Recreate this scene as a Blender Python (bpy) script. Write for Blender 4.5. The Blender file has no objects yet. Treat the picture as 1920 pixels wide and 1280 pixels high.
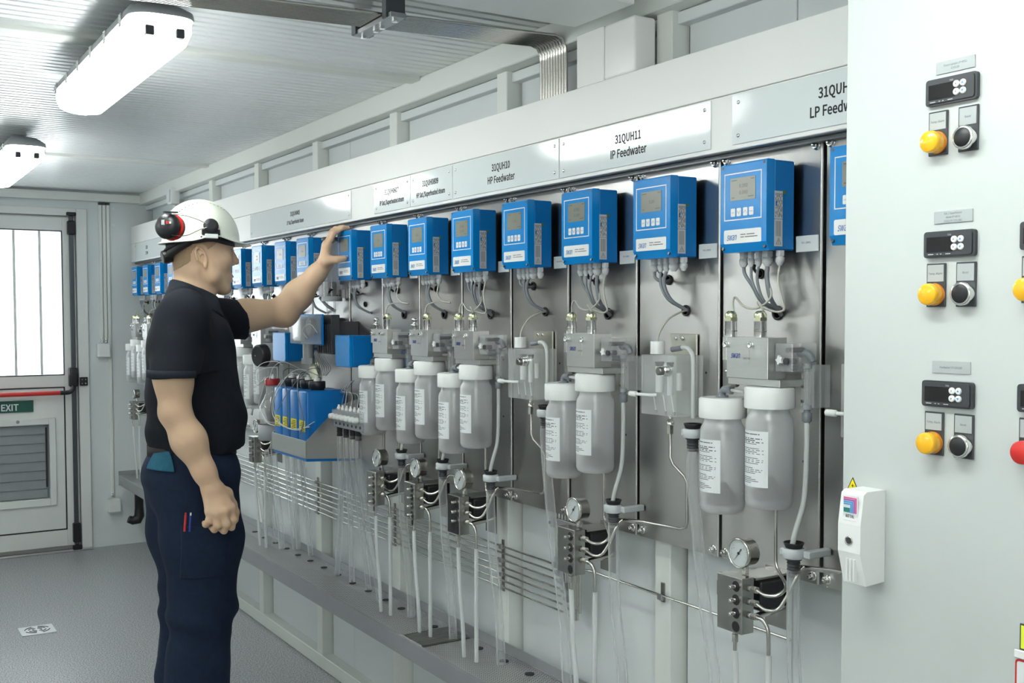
import bpy, bmesh, math, random
import numpy as np
from mathutils import Matrix, Vector
random.seed(4)
C = bpy.context.scene.collection
SC = bpy.context.scene
# ------------------------------------------------------------------ camera, light, exposure
H = 1.4245
F, YAW, PIT, ROL, CY = 2015.63, math.radians(31.9206), math.radians(-2.3642), math.radians(-.14305), 674.17
_f = np.array([math.sin(YAW)*math.cos(PIT), math.cos(YAW)*math.cos(PIT), math.sin(PIT)])
_r = np.array([math.cos(YAW), -math.sin(YAW), 0.]); _u = np.cross(_r, _f)
_R = _r*math.cos(ROL)+_u*math.sin(ROL); _U = -_r*math.sin(ROL)+_u*math.cos(ROL)
cd = bpy.data.cameras.new('camera'); cam = bpy.data.objects.new('camera', cd); C.objects.link(cam)
cam.matrix_world = Matrix(((_R[0], _U[0], -_f[0], 0), (_R[1], _U[1], -_f[1], 0), (_R[2], _U[2], -_f[2], H), (0, 0, 0, 1)))
cd.sensor_width = 36; cd.lens = F/1920*36; cd.shift_y = (CY-640)/1920; cd.clip_start = .05
SC.camera = cam
W = bpy.data.worlds.new('world'); SC.world = W; W.use_nodes = True
W.node_tree.nodes['Background'].inputs[0].default_value = (.93, .97, 1, 1)
W.node_tree.nodes['Background'].inputs[1].default_value = 6.0
SC.view_settings.view_transform = 'Standard'; SC.view_settings.look = 'None'
SC.view_settings.gamma = 1; SC.view_settings.use_curve_mapping = False
SC.view_settings.exposure = 0.40
LAMP = 11          # emission of the fluorescent tubes' diffusers
SC.cycles.use_denoising = True
SC.cycles.max_bounces = 9; SC.cycles.transparent_max_bounces = 24; SC.cycles.diffuse_bounces = 5
SC.cycles.caustics_reflective = False; SC.cycles.caustics_refractive = False
SC.cycles.sample_clamp_indirect = 6

# photographer's soft box standing behind the camera at the left, tipped up towards the ceiling and the worker
ld = bpy.data.lights.new('soft_box', 'AREA'); ld.shape = 'RECTANGLE'; ld.size = 1.0; ld.size_y = .8; ld.energy = 14; ld.color = (1, .985, .96)
lo_ = bpy.data.objects.new('soft_box', ld); C.objects.link(lo_); lo_.location = (-1.05, -1.7, 1.35)
lo_.rotation_euler = (Vector((.55, 3.6, 1.95))-Vector((-1.05, -1.7, 1.35))).to_track_quat('-Z', 'Y').to_euler()
def ray(px, py): return _f+_R*((px-960)/F)-_U*((py-CY)/F)
def ax(px, py, x):
    r = ray(px, py); t = x/r[0]; return Vector((x, r[1]*t, H+r[2]*t))
def ay(px, py, y):
    r = ray(px, py); t = y/r[1]; return Vector((r[0]*t, y, H+r[2]*t))
def az(px, py, z):
    r = ray(px, py); t = (z-H)/r[2]; return Vector((r[0]*t, r[1]*t, z))

# ------------------------------------------------------------------ materials
def mat(name, col, rough=.5, metal=0., var=.04, scale=30, bump=0., bscale=200, emit=0, coat=0, stretch=None, rvar=0, spec=.5):
    m = bpy.data.materials.new(name); m.use_nodes = True; t = m.node_tree; n = t.nodes; l = t.links
    b = n['Principled BSDF']; b.inputs['Roughness'].default_value = rough; b.inputs['Metallic'].default_value = metal
    b.inputs['Specular IOR Level'].default_value = spec
    tc = n.new('ShaderNodeTexCoord'); src = tc.outputs['Object']
    if stretch:
        mp = n.new('ShaderNodeMapping'); mp.inputs['Scale'].default_value = stretch; l.new(src, mp.inputs[0]); src = mp.outputs[0]
    no = n.new('ShaderNodeTexNoise'); no.inputs['Scale'].default_value = scale; no.inputs['Detail'].default_value = 3; l.new(src, no.inputs[0])
    r = n.new('ShaderNodeMix'); r.data_type = 'RGBA'
    r.inputs[6].default_value = (*[c*(1-var) for c in col], 1); r.inputs[7].default_value = (*[min(1, c*(1+var)) for c in col], 1)
    l.new(no.outputs[0], r.inputs[0]); l.new(r.outputs[2], b.inputs['Base Color'])
    if rvar:
        mr = n.new('ShaderNodeMapRange'); mr.inputs['To Min'].default_value = rough-rvar; mr.inputs['To Max'].default_value = rough+rvar
        mr.inputs['From Min'].default_value = .3; mr.inputs['From Max'].default_value = .7
        l.new(no.outputs[0], mr.inputs[0]); l.new(mr.outputs[0], b.inputs['Roughness'])
    if bump:
        n2 = n.new('ShaderNodeTexNoise'); n2.inputs['Scale'].default_value = bscale; n2.inputs['Detail'].default_value = 4; l.new(src, n2.inputs[0])
        bp = n.new('ShaderNodeBump'); bp.inputs['Strength'].default_value = bump; bp.inputs['Distance'].default_value = .002
        l.new(n2.outputs[0], bp.inputs['Height']); l.new(bp.outputs[0], b.inputs['Normal'])
    if emit:
        b.inputs['Emission Color'].default_value = (*col, 1); b.inputs['Emission Strength'].default_value = emit
    if coat: b.inputs['Coat Weight'].default_value = coat
    return m
def clear(name, tint=(.95, .97, .97), edge=(.8, .84, .84), base=.06, edgew=.5, rough=.05, glow=0):
    m = bpy.data.materials.new(name); m.use_nodes = True; t = m.node_tree; n = t.nodes; l = t.links
    out = n['Material Output']; n.remove(n['Principled BSDF'])
    tr = n.new('ShaderNodeBsdfTransparent'); tr.inputs[0].default_value = (*tint, 1)
    df = n.new('ShaderNodeBsdfPrincipled'); df.inputs['Base Color'].default_value = (*edge, 1); df.inputs['Roughness'].default_value = .25
    gl = n.new('ShaderNodeBsdfGlossy'); gl.inputs['Roughness'].default_value = rough
    lw = n.new('ShaderNodeLayerWeight'); lw.inputs[0].default_value = .35
    no = n.new('ShaderNodeTexNoise'); no.inputs['Scale'].default_value = 60
    ma = n.new('ShaderNodeMath'); ma.operation = 'MULTIPLY_ADD'; ma.inputs[1].default_value = edgew; ma.inputs[2].default_value = base
    l.new(lw.outputs['Facing'], ma.inputs[0])
    nm = n.new('ShaderNodeMath'); nm.operation = 'MULTIPLY_ADD'; nm.inputs[1].default_value = .06; l.new(no.outputs[0], nm.inputs[0]); l.new(ma.outputs[0], nm.inputs[2])
    m1 = n.new('ShaderNodeMixShader'); l.new(nm.outputs[0], m1.inputs[0]); l.new(tr.outputs[0], m1.inputs[1]); l.new(df.outputs[0], m1.inputs[2])
    pw = n.new('ShaderNodeMath'); pw.operation = 'POWER'; pw.inputs[1].default_value = 4; l.new(lw.outputs['Facing'], pw.inputs[0])
    fr = n.new('ShaderNodeMath'); fr.operation = 'MULTIPLY_ADD'; fr.inputs[1].default_value = .45; fr.inputs[2].default_value = .05; l.new(pw.outputs[0], fr.inputs[0])
    if glow:
        ts = n.new('ShaderNodeBsdfTranslucent'); ts.inputs[0].default_value = (*edge, 1); mg = n.new('ShaderNodeMixShader'); mg.inputs[0].default_value = glow
        l.new(df.outputs[0], mg.inputs[1]); l.new(ts.outputs[0], mg.inputs[2]); l.new(mg.outputs[0], m1.inputs[2])
    m2 = n.new('ShaderNodeMixShader'); l.new(fr.outputs[0], m2.inputs[0]); l.new(m1.outputs[0], m2.inputs[1]); l.new(gl.outputs[0], m2.inputs[2])
    l.new(m2.outputs[0], out.inputs[0]); return m
M = {}
def D(k, *a, **kw): M[k] = mat(k, *a, **kw)
D('wall', (.70, .75, .75), .5, var=.02, scale=3, bump=.02)
D('wall_white', (.78, .80, .78), .42, var=.02, scale=3)
D('frame_paint', (.78, .81, .77), .4, var=.02, scale=5)
D('fascia', (.88, .885, .865), .4, var=.015, scale=4)
D('ceiling', (.84, .88, .87), .30, .15, var=.02, scale=4)
D('plate_white', (.76, .82, .82), .1, var=.01, scale=10, spec=.35)
D('cabinet', (.54, .58, .57), .45, var=.012, scale=5, bump=.03, bscale=500)
D('steel', (.50, .50, .49), .36, 1, var=.03, scale=2, stretch=(1, 1, 12))
for k_ in ('steel',):
    n_ = M[k_].node_tree.nodes; b_ = n_['Principled BSDF']; b_.inputs['Anisotropic'].default_value = .75
    cx_ = n_.new('ShaderNodeCombineXYZ'); cx_.inputs[2].default_value = 1; M[k_].node_tree.links.new(cx_.outputs[0], b_.inputs['Tangent'])
D('steel_block', (.62, .63, .62), .38, 1, var=.05, scale=20, stretch=(1, 1, 12), bump=.03, bscale=40)
D('block_steel', (.40, .40, .38), .24, 1, var=.08, scale=20)
D('steel_dark', (.30, .29, .27), .3, 1, var=.1, scale=20, stretch=(1, 1, 12))
D('steel_tube', (.62, .61, .57), .18, 1, var=.1, scale=60)
D('chrome', (.78, .78, .76), .12, 1, var=.05, scale=60)
D('brass', (.70, .72, .50), .25, 1, var=.08, scale=60)
D('plate_beige', (.56, .56, .49), .32, .9, var=.04)
D('galv', (.42, .43, .44), .38, .9, var=.10, scale=25, rvar=.06)
D('dark_metal', (.10, .11, .12), .35, .6, var=.1)
D('black', (.012, .013, .015), .38, var=.2)
D('black_rubber', (.018, .019, .021), .55, var=.2, bump=.1)
D('charcoal', (.045, .05, .055), .42, var=.1)
D('blue', (.002, .175, .50), .4, var=.03, scale=20, spec=.3)
D('blue_membrane', (.002, .240, .64), .2, var=.02, scale=20, spec=.35)
D('blue_can', (.003, .185, .56), .32, var=.05, scale=15)
D('white_plastic', (.82, .84, .83), .35, var=.02)
D('cap_white', (.84, .86, .85), .38, var=.01)
D('gland', (.55, .57, .58), .4, var=.05)
D('grey_fit', (.20, .22, .24), .35, var=.1)
D('cable_grey', (.20, .22, .24), .45, var=.1)
D('cable_beige', (.50, .51, .44), .45, var=.05)
D('cable_white', (.62, .64, .62), .4, var=.05)
D('lcd', (.24, .255, .215), .2, var=.06, scale=60)
D('lcd_dark', (.055, .065, .05), .3)
D('print_grey', (.10, .11, .12), .6)
D('print_black', (.012, .013, .015), .6)
D('print_blue', (.02, .05, .30), .5)
D('logo_blue', (.01, .16, .45), .5)
D('paper', (.74, .78, .78), .45, var=.02)
D('foil', (.60, .61, .61), .4, 0, var=.05)
D('green_dot', (.10, .18, .02), .5)
D('yellow_label', (.85, .74, .03), .45, var=.04)
D('red_cap', (.36, .012, .015), .4)
D('red', (.62, .03, .025), .35)
D('exit_green', (.012, .10, .07), .45)
D('amber', (.95, .50, .01), .22, var=.04, coat=.5)
D('amber_dark', (.80, .26, .01), .22, var=.04)
D('signal_yellow', (.90, .72, .0), .4)
D('acid_yellow', (.75, .85, .05), .4)
D('tile_grey', (.42, .46, .46), .35, var=.02)
D('funnel_grey', (.55, .59, .60), .4, var=.04)
D('pink', (.75, .08, .28), .4); D('violet', (.36, .10, .42), .4); D('sky', (.08, .33, .65), .4); D('teal_green', (.02, .20, .18), .4)
D('gutter', (.36, .37, .385), .4, .4, var=.06, scale=30)
D('drum_grey', (.33, .35, .36), .4, var=.03)
D('vent_grey', (.26, .28, .29), .5, var=.05)
D('residue', (.012, .016, .026), .6)
D('shadow_gap', (.03, .03, .03), .8)
D('wall_back', (.60, .63, .62), .5, var=.03, scale=2)
D('polo', (.010, .013, .019), .85, var=.25, scale=120, bump=.35, bscale=700, spec=.2)
D('polo_collar', (.020, .025, .034), .85, var=.2, scale=120, bump=.35, bscale=700, spec=.2)
D('trousers', (.010, .020, .044), .85, var=.25, scale=60, bump=.3, bscale=500, spec=.2)
D('teal_cloth', (.02, .11, .17), .85, var=.3, scale=80, bump=.3, bscale=500, spec=.2)
D('leather', (.006, .005, .005), .7, var=.2)
D('helmet', (.72, .76, .66), .28, var=.01, coat=.3)
D('hair', (.46, .325, .205), .8, var=.18, scale=300, bump=.4, bscale=900, spec=.2)
D('lip', (.52, .21, .16), .45)
D('brow', (.16, .10, .05), .8)
D('trough_shade', (.06, .065, .07), .5)  # shade inside the gutter put into a dark colour
D('eye_white', (.75, .75, .72), .2); D('iris', (.12, .18, .22), .2)
D('screen_black', (.008, .008, .009), .15, spec=.6)
M['acrylic'] = clear('acrylic', (.975, .985, .985), (.97, 1.0, 1.0), .13, .22)
M['hose_clear'] = clear('hose_clear', (.985, .99, .99), (.95, .98, .98), .10, .70, .05, .4)
M['hose_milky'] = clear('hose_milky', (.9, .92, .92), (.93, .96, .95), .80, .1, .3, .35)
M['glass'] = clear('glass', (.95, .97, .97), (.8, .84, .84), .02, .35)
M['frosted'] = clear('frosted', (.97, .98, .99), (.98, 1.0, 1.0), .38, .60, .3, .40)

m = M['skin'] = mat('skin', (.66, .455, .30), .5, var=.10, scale=18, bump=.12, bscale=160)
b = m.node_tree.nodes['Principled BSDF']; b.inputs['Subsurface Weight'].default_value = .12; b.inputs['Subsurface Radius'].default_value = (.02, .008, .004); b.inputs['Subsurface Scale'].default_value = .4

def floor_mat():
    m = bpy.data.materials.new('speckled_vinyl'); m.use_nodes = True; t = m.node_tree; n = t.nodes; l = t.links; b = n['Principled BSDF']
    tc = n.new('ShaderNodeTexCoord')
    a = n.new('ShaderNodeTexNoise'); a.inputs['Scale'].default_value = 190; a.inputs['Detail'].default_value = 5; a.inputs['Roughness'].default_value = .75; l.new(tc.outputs['Object'], a.inputs[0])
    r = n.new('ShaderNodeValToRGB'); e = r.color_ramp.elements; e[0].position = .41; e[0].color = (.07, .074, .082, 1); e[1].position = .58; e[1].color = (.58, .59, .60, 1)
    l.new(a.outputs[0], r.inputs[0]); l.new(r.outputs[0], b.inputs['Base Color']); b.inputs['Roughness'].default_value = .36
    v = n.new('ShaderNodeBump'); v.inputs['Strength'].default_value = .08; l.new(a.outputs[0], v.inputs['Height']); l.new(v.outputs[0], b.inputs['Normal'])
    return m
M['floor'] = floor_mat()
def perf_mat():
    m = bpy.data.materials.new('perforated_steel'); m.use_nodes = True; t = m.node_tree; n = t.nodes; l = t.links; b = n['Principled BSDF']; out = n['Material Output']
    b.inputs['Base Color'].default_value = (.66, .67, .67, 1); b.inputs['Metallic'].default_value = .6; b.inputs['Roughness'].default_value = .3
    tc = n.new('ShaderNodeTexCoord'); mp = n.new('ShaderNodeMapping'); mp.inputs['Rotation'].default_value = (0, 0, math.pi/4); mp.inputs['Scale'].default_value = (78, 128, 0); l.new(tc.outputs['Object'], mp.inputs[0])
    v = n.new('ShaderNodeTexVoronoi'); v.voronoi_dimensions = '2D'; v.inputs['Scale'].default_value = 1; v.inputs['Randomness'].default_value = 0; l.new(mp.outputs[0], v.inputs['Vector'])
    c = n.new('ShaderNodeMath'); c.operation = 'LESS_THAN'; c.inputs[1].default_value = .40; l.new(v.outputs['Distance'], c.inputs[0])
    tr = n.new('ShaderNodeBsdfTransparent'); mx = n.new('ShaderNodeMixShader'); l.new(c.outputs[0], mx.inputs[0]); l.new(b.outputs[0], mx.inputs[1]); l.new(tr.outputs[0], mx.inputs[2]); l.new(mx.outputs[0], out.inputs[0])
    return m
M['perf'] = perf_mat()
def lens_mat():
    m = bpy.data.materials.new('lamp_diffuser'); m.use_nodes = True; t = m.node_tree; n = t.nodes; l = t.links; b = n['Principled BSDF']
    b.inputs['Base Color'].default_value = (.9, .92, .9, 1); b.inputs['Roughness'].default_value = .15
    tc = n.new('ShaderNodeTexCoord'); no = n.new('ShaderNodeTexNoise'); no.inputs['Scale'].default_value = 200; l.new(tc.outputs['Object'], no.inputs[0])
    mr = n.new('ShaderNodeMapRange'); mr.inputs['To Min'].default_value = LAMP*.85; mr.inputs['To Max'].default_value = LAMP*1.15; l.new(no.outputs[0], mr.inputs[0])
    b.inputs['Emission Color'].default_value = (.97, 1, .985, 1); l.new(mr.outputs[0], b.inputs['Emission Strength']); return m
M['lens'] = lens_mat()

# ------------------------------------------------------------------ mesh helpers
class MB:
    def __init__(s): s.v = []; s.f = []; s.sm = []
    def add(s, vs, fs, smooth=False):
        o = len(s.v); s.v += [tuple(v) for v in vs]; s.f += [tuple(i+o for i in f) for f in fs]; s.sm += [smooth]*len(fs); return s
    def box(s, x0, x1, y0, y1, z0, z1, bev=0, seg=1):
        x0, x1 = sorted((x0, x1)); y0, y1 = sorted((y0, y1)); z0, z1 = sorted((z0, z1))
        if not bev:
            v = [(x, y, z) for x in (x0, x1) for y in (y0, y1) for z in (z0, z1)]
            return s.add(v, [(0, 1, 3, 2), (4, 6, 7, 5), (0, 4, 5, 1), (2, 3, 7, 6), (0, 2, 6, 4), (1, 5, 7, 3)])
        bm = bmesh.new(); bmesh.ops.create_cube(bm, size=1)
        for v in bm.verts: v.co = Vector(((x0+x1)/2+v.co.x*(x1-x0), (y0+y1)/2+v.co.y*(y1-y0), (z0+z1)/2+v.co.z*(z1-z0)))
        bmesh.ops.bevel(bm, geom=bm.edges[:], offset=bev, segments=seg, profile=.5, affect='EDGES')
        bm.verts.index_update(); s.add([v.co for v in bm.verts], [[v.index for v in f.verts] for f in bm.faces], seg > 1); bm.free(); return s
    def sweep(s, pts, r, n=8, sub=0, cap=True, smooth=True):
        pts = [Vector(p) for p in pts]
        rs = list(r) if hasattr(r, '__len__') else [r]*len(pts)
        if sub:
            P = [pts[0]*2-pts[1]]+pts+[pts[-1]*2-pts[-2]]; q = []; qr = []
            for i in range(1, len(P)-2):
                for j in range(sub):
                    t = j/sub; a, b, c, d = P[i-1:i+3]
                    q.append(.5*((2*b)+(c-a)*t+(2*a-5*b+4*c-d)*t*t+(3*b-a-3*c+d)*t**3)); qr.append(rs[i-1]*(1-t)+rs[i]*t)
            q.append(pts[-1]); qr.append(rs[-1]); pts, rs = q, qr
        vs = []; u = None
        for i, p in enumerate(pts):
            t = (pts[min(i+1, len(pts)-1)]-pts[max(i-1, 0)]).normalized()
            if u is None: u = t.orthogonal().normalized()
            else:
                u = u-t*u.dot(t)
                u = u.normalized() if u.length > 1e-6 else t.orthogonal().normalized()
            w = t.cross(u)
            for k in range(n):
                a = 2*math.pi*k/n; vs.append(p+(u*math.cos(a)+w*math.sin(a))*rs[i])
        m = len(pts); fs = [(i*n+k, i*n+(k+1) % n, (i+1)*n+(k+1) % n, (i+1)*n+k) for i in range(m-1) for k in range(n)]
        s.add(vs, fs, smooth)
        if cap: s.add(vs[:n], [tuple(range(n))[::-1]]); s.add(vs[-n:], [tuple(range(n))])
        return s
    def cyl(s, a, b, r, n=16, r2=None): return s.sweep([a, b], [r, r if r2 is None else r2], n)
    def hexa(s, a, b, r): return s.sweep([a, b], r, 6, smooth=False)
    def lathe(s, c, axis, prof, n=20, smooth=True):   # prof: (dist along axis, radius)
        ax_ = Vector(axis).normalized(); u = ax_.orthogonal().normalized(); w = ax_.cross(u); c = Vector(c); vs = []
        for d, r in prof:
            for k in range(n):
                a = 2*math.pi*k/n; vs.append(c+ax_*d+(u*math.cos(a)+w*math.sin(a))*max(r, 1e-5))
        m = len(prof); s.add(vs, [(i*n+k, i*n+(k+1) % n, (i+1)*n+(k+1) % n, (i+1)*n+k) for i in range(m-1) for k in range(n)], smooth)
        s.add(vs[:n], [tuple(range(n))[::-1]]); s.add(vs[-n:], [tuple(range(n))]); return s
    def ell(s, c, r, n=14, m=9):
        vs = []; 
        for i in range(m+1):
            p = math.pi*i/m
            for k in range(n):
                a = 2*math.pi*k/n; vs.append((c[0]+r[0]*math.sin(p)*math.cos(a), c[1]+r[1]*math.sin(p)*math.sin(a), c[2]+r[2]*math.cos(p)))
        return s.add(vs, [(i*n+k, (i+1)*n+k, (i+1)*n+(k+1) % n, i*n+(k+1) % n) for i in range(m) for k in range(n)], True)
    def prism(s, poly, d):      # polygon of 3-D points extruded by vector d
        d = Vector(d); n = len(poly); a = [Vector(p) for p in poly]; b = [p+d for p in a]
        return s.add(a+b, [tuple(range(n))[::-1], tuple(range(n, 2*n))]+[(i, (i+1) % n, (i+1) % n+n, i+n) for i in range(n)])
    def rrect(s, x, y0, y1, z0, z1, rad, d, seg=3):   # rounded plate facing -x, thickness d
        p = []
        for cy_, cz, a0 in ((y1-rad, z1-rad, 0), (y0+rad, z1-rad, 90), (y0+rad, z0+rad, 180), (y1-rad, z0+rad, 270)):
            for k in range(seg+1):
                a = math.radians(a0+90*k/seg); p.append((x, cy_+rad*math.cos(a), cz+rad*math.sin(a)))
        return s.prism(p, (d, 0, 0))
    def build(s, name, m, parent=None, label=None, kind=None):
        org = ORG.get(parent.name, Vector()) if parent else Vector()
        me = bpy.data.meshes.new(name); me.from_pydata([Vector(v)-org for v in s.v], [], s.f); me.update()
        bm = bmesh.new(); bm.from_mesh(me); bmesh.ops.recalc_face_normals(bm, faces=bm.faces[:]); bm.to_mesh(me); bm.free()
        me.polygons.foreach_set('use_smooth', s.sm)
        return link(name, me, m, parent, label, kind, org)
ORG = {}
def link(name, me, m, parent=None, label=None, kind=None, org=None):
    o = bpy.data.objects.new(name, me); C.objects.link(o)
    if m: me.materials.append(M[m])
    if parent: o.parent = parent
    ORG[o.name] = org if org is not None else Vector()
    if label: o['label'] = label
    if kind: o['kind'] = kind
    return o
def thing(name, loc, label, cat, group=None):
    o = bpy.data.objects.new(name, None); C.objects.link(o); o.location = loc; ORG[o.name] = Vector(loc); o.empty_display_size = .02
    o['label'] = label; o['category'] = cat
    if group: o['group'] = group
    return o
def tag(o, label, cat, group=None, kind=None):
    o['label'] = label; o['category'] = cat
    if group: o['group'] = group
    if kind: o['kind'] = kind
    return o
def copy_tree(o, parent=None, loc=None, label=None):
    c = o.copy(); C.objects.link(c); c.parent = parent
    if loc is not None: c.location = loc
    if label: c['label'] = label
    for ch in o.children: copy_tree(ch, c)
    return c
FACE = {'-x': ((0, -1, 0), (0, 0, 1), (-1, 0, 0)), '-y': ((1, 0, 0), (0, 0, 1), (0, -1, 0))}
try: FONT = bpy.data.fonts.load(bpy.utils.system_resource('DATAFILES', path='fonts')+'/Noto Sans CJK Regular.woff2')
except Exception: FONT = None
def text(name, s, size, loc, m, parent, face='-x', sx=1., shear=0., align='CENTER', thick=.0002, rot=0, bold=0, spacing=1., label=None):
    cu = bpy.data.curves.new(name, 'FONT'); cu.body = s; cu.font = FONT if FONT else cu.font; cu.size = size*(2.25 if FONT else 1); cu.align_x = align; cu.align_y = 'CENTER'; cu.extrude = thick; cu.shear = shear; cu.resolution_u = 2
    cu.offset = bold; cu.space_line = .95; cu.space_character = spacing
    t = bpy.data.objects.new(name, cu); C.objects.link(t); bpy.context.view_layer.update()
    me = bpy.data.meshes.new_from_object(t.evaluated_get(bpy.context.evaluated_depsgraph_get())); bpy.data.objects.remove(t)
    X, Y, Z = [Vector(q) for q in FACE[face]]; ca, sa = math.cos(rot), math.sin(rot)
    org = ORG.get(parent.name, Vector()) if parent else Vector()
    for v in me.vertices:
        x, y = v.co.x*sx, v.co.y; x, y = x*ca-y*sa, x*sa+y*ca
        v.co = Vector(loc)+X*x+Y*y+Z*v.co.z-org
    me.name = name
    return link(name, me, m, parent, label, None, org)
# ------------------------------------------------------------------ the room
XW, YE, ZC, XL, YB = 1.66, 6.95, 2.185, -1.4, -2.4
def struct(name, mb, m, parent=None, kind='structure', label=None):
    o = mb.build(name, m, parent); 
    if not parent: o['kind'] = kind
    if label: o['label'] = label
    return o
struct('floor', MB().box(XL, 1.72, YB, 7.05, -.06, 0), 'floor', label='grey speckled vinyl floor')
wl = struct('wall_left', MB().box(XL-.06, XL, YB, 7.05, 0, 2.25), 'wall_white')
wb = struct('wall_back', MB().box(XL, 1.72, YB-.06, YB, 0, 2.25), 'wall_white')
wr = struct('wall_right', MB().box(1.672, 1.74, YB, 7.05, 0, 2.25), 'shadow_gap', label='panelled wall behind the instruments')
YP = [1.902+.7145*k for k in range(-5, 8)]
seams = [1.567+1.13*k for k in range(-3, 6)]
for i, y in enumerate(YP):
    if y+.055 < YE: MB().box(1.615, 1.669, y, y+.055, .05, 2.13, .002).build('post', 'frame_paint', wr)
    a, b = y+.056, (YP[i+1]-.009 if i+1 < len(YP) else YE)
    if y+.06 > YE: continue
    b = min(b, YE-.002); cuts = [a]+[s for s in seams if a+.03 < s < b-.03]+[b]
    for c, d in zip(cuts, cuts[1:]):
        MB().box(XW, 1.671, c+(.0015 if c != a else 0), d-(.0015 if d != b else 0), .04, 2.14, .001).build('wall_panel', 'wall', wr)
MB().box(1.612, 1.671, YB, YE, 0, .055, .003).build('base_rail', 'frame_paint', wr)
MB().box(1.585, 1.671, YB, YE, 2.115, ZC, .003).build('top_rail', 'frame_paint', wr)
MB().box(1.632, 1.671, YB, YE, 2.085, 2.113, .002).build('top_strip', 'wall', wr)
# ceiling: ribbed sheets between the cross strips
ce = struct('ceiling', MB().box(XL, 1.72, YB, 7.05, 2.20, 2.26), 'ceiling', label='ribbed white ceiling')
strips = [-1.5, .80, 3.125, 5.45]
edges = [YB]+strips+[YE]
for a, b in zip(edges, edges[1:]):
    a += .03; b -= .03; w = (b-a)/2
    for j in range(2):
        y0, y1 = a+j*w+.001, a+(j+1)*w-.001; n = int((y1-y0)/.045); p = (y1-y0)/n; pr = []
        for i in range(n):
            q = y0+i*p; pr += [(q, ZC), (q+p*.66, ZC), (q+p*.78, ZC+.008), (q+p*.90, ZC+.008)]
        pr.append((y1, ZC)); k = len(pr)
        mb = MB().add([(XL, y, z) for y, z in pr]+[(1.6, y, z) for y, z in pr], [(i, i+1, k+i+1, k+i) for i in range(k-1)])
        mb.add([(x, y, z) for x in (XL, 1.6) for y in (y0, y1) for z in (ZC+.009, ZC+.014)], [(0, 1, 3, 2), (4, 6, 7, 5), (0, 4, 5, 1), (2, 3, 7, 6), (0, 2, 6, 4), (1, 5, 7, 3)])
        mb.build('ceiling_sheet', 'ceiling', ce)
for y in strips: MB().box(XL, 1.586, y-.03, y+.03, ZC-.012, ZC+.01, .002).build('cross_strip', 'frame_paint', ce)
struct('trim_1', MB().box(XL, 1.612, 6.90, YE, 2.122, 2.172, .003), 'frame_paint', label='header beam over the end wall')
# boxed ceiling beam and boxed column near the camera
bx = thing('boxed_beam', (0, 2.0, 2.108), 'wide white boxed beam crossing the ceiling above the column', 'beam')
MB().box(XL, 1.498, 1.89, 2.116, 2.108, ZC-.001, .002).build('beam_casing', 'wall_white', bx)
cl = thing('boxed_column', (1.55, 2.0, 1.98), 'white boxed column rising from the fascia to the ceiling beam', 'column')
MB().box(1.540, 1.605, 2.062, 2.170, 1.9765, 2.106, .002).build('casing_panel', 'fascia', cl)
MB().box(1.540, 1.605, 1.945, 2.0605, 1.9765, 2.106, .008, 3).build('casing_panel', 'fascia', cl)
# end wall
we = MB()
for b in ((XL, .225, 0, 2.25), (1.275, 1.72, 0, 2.25), (.225, 1.275, 2.075, 2.25)): we.box(b[0], b[1], YE, YE+.06, b[2], b[3])
wall_end = struct('wall_end', we, 'wall', label='end wall with the exit door')
for z in (2.085, 1.985): MB().cyl((1.435, YE-.003, z), (1.435, YE+.001, z), .009, 10).build('blind_screw', 'wall_white', wall_end)
fr = MB()
for b in ((.225, .285, .0, 2.075), (1.215, 1.275, .0, 2.075), (.285, 1.215, 2.03, 2.075)): fr.box(b[0], b[1], 6.925, 6.99, b[2], b[3], .003)
struct('trim_2', fr, 'wall_white', label='white frame around the exit door')
dr = thing('door_1', (.75, 6.95, 0), 'white exit door with barred window, red push bar and louvred vent', 'door'); dr['kind'] = 'structure'
lf = MB()
y0, y1 = 6.945, 6.985
for b in ((.29, .363, .03, 2.02), (1.137, 1.21, .03, 2.02), (.363, 1.137, 1.94, 2.02), (.363, 1.137, 1.0, 1.07), (.363, 1.137, .03, .13)): lf.box(b[0], b[1], y0, y1, b[2], b[3], .002)
lf.build('door_leaf', 'wall_white', dr)
MB().box(.226, 1.274, 6.990, 7.0, -.01, 1.07).box(.226, 1.274, 6.990, 7.0, 1.94, 2.09).box(.226, .363, 6.990, 7.0, 1.07, 1.94).box(1.137, 1.274, 6.990, 7.0, 1.07, 1.94).build('door_leak_backing', 'wall_white', dr)  # unseen backing added to block daylight leaking round the leaf
g = MB()
for b in ((.363, 1.137, .994, 1.0), (.363, 1.137, .13, .136), (1.131, 1.137, .136, .994), (.363, .369, .136, .994)): g.box(b[0], b[1], y0-.001, y1, b[2], b[3])
g.build('gasket', 'black_rubber', dr)
low = MB()
for b in ((.37, .42, .137, .993), (1.08, 1.13, .137, .993), (.42, 1.08, .814, .993), (.42, 1.08, .137, .285)): low.box(b[0], b[1], y0+.004, y1-.004, b[2], b[3])
low.build('lower_panel', 'wall_white', dr)
g = MB()
for b in ((.363, 1.137, 1.07, 1.076), (.363, 1.137, 1.934, 1.94), (1.131, 1.137, 1.076, 1.934), (.363, .369, 1.076, 1.934)): g.box(b[0], b[1], y0-.001, y1, b[2], b[3])
g.build('window_gasket', 'charcoal', dr)
MB().box(.369, 1.131, 6.968, 6.973, 1.076, 1.934).build('window_pane', 'glass', dr)
for x in (1.012, .871, .730, .589, .448): MB().box(x-.008, x+.008, 6.955, 6.962, 1.077, 1.933, .002).build('window_bar', 'white_plastic', dr)
vt = MB()
for b in ((.42, .457, .285, .814), (1.043, 1.08, .285, .814), (.457, 1.043, .776, .814), (.457, 1.043, .285, .33)): vt.box(b[0], b[1], 6.932, 6.98, b[2], b[3], .004)
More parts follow.
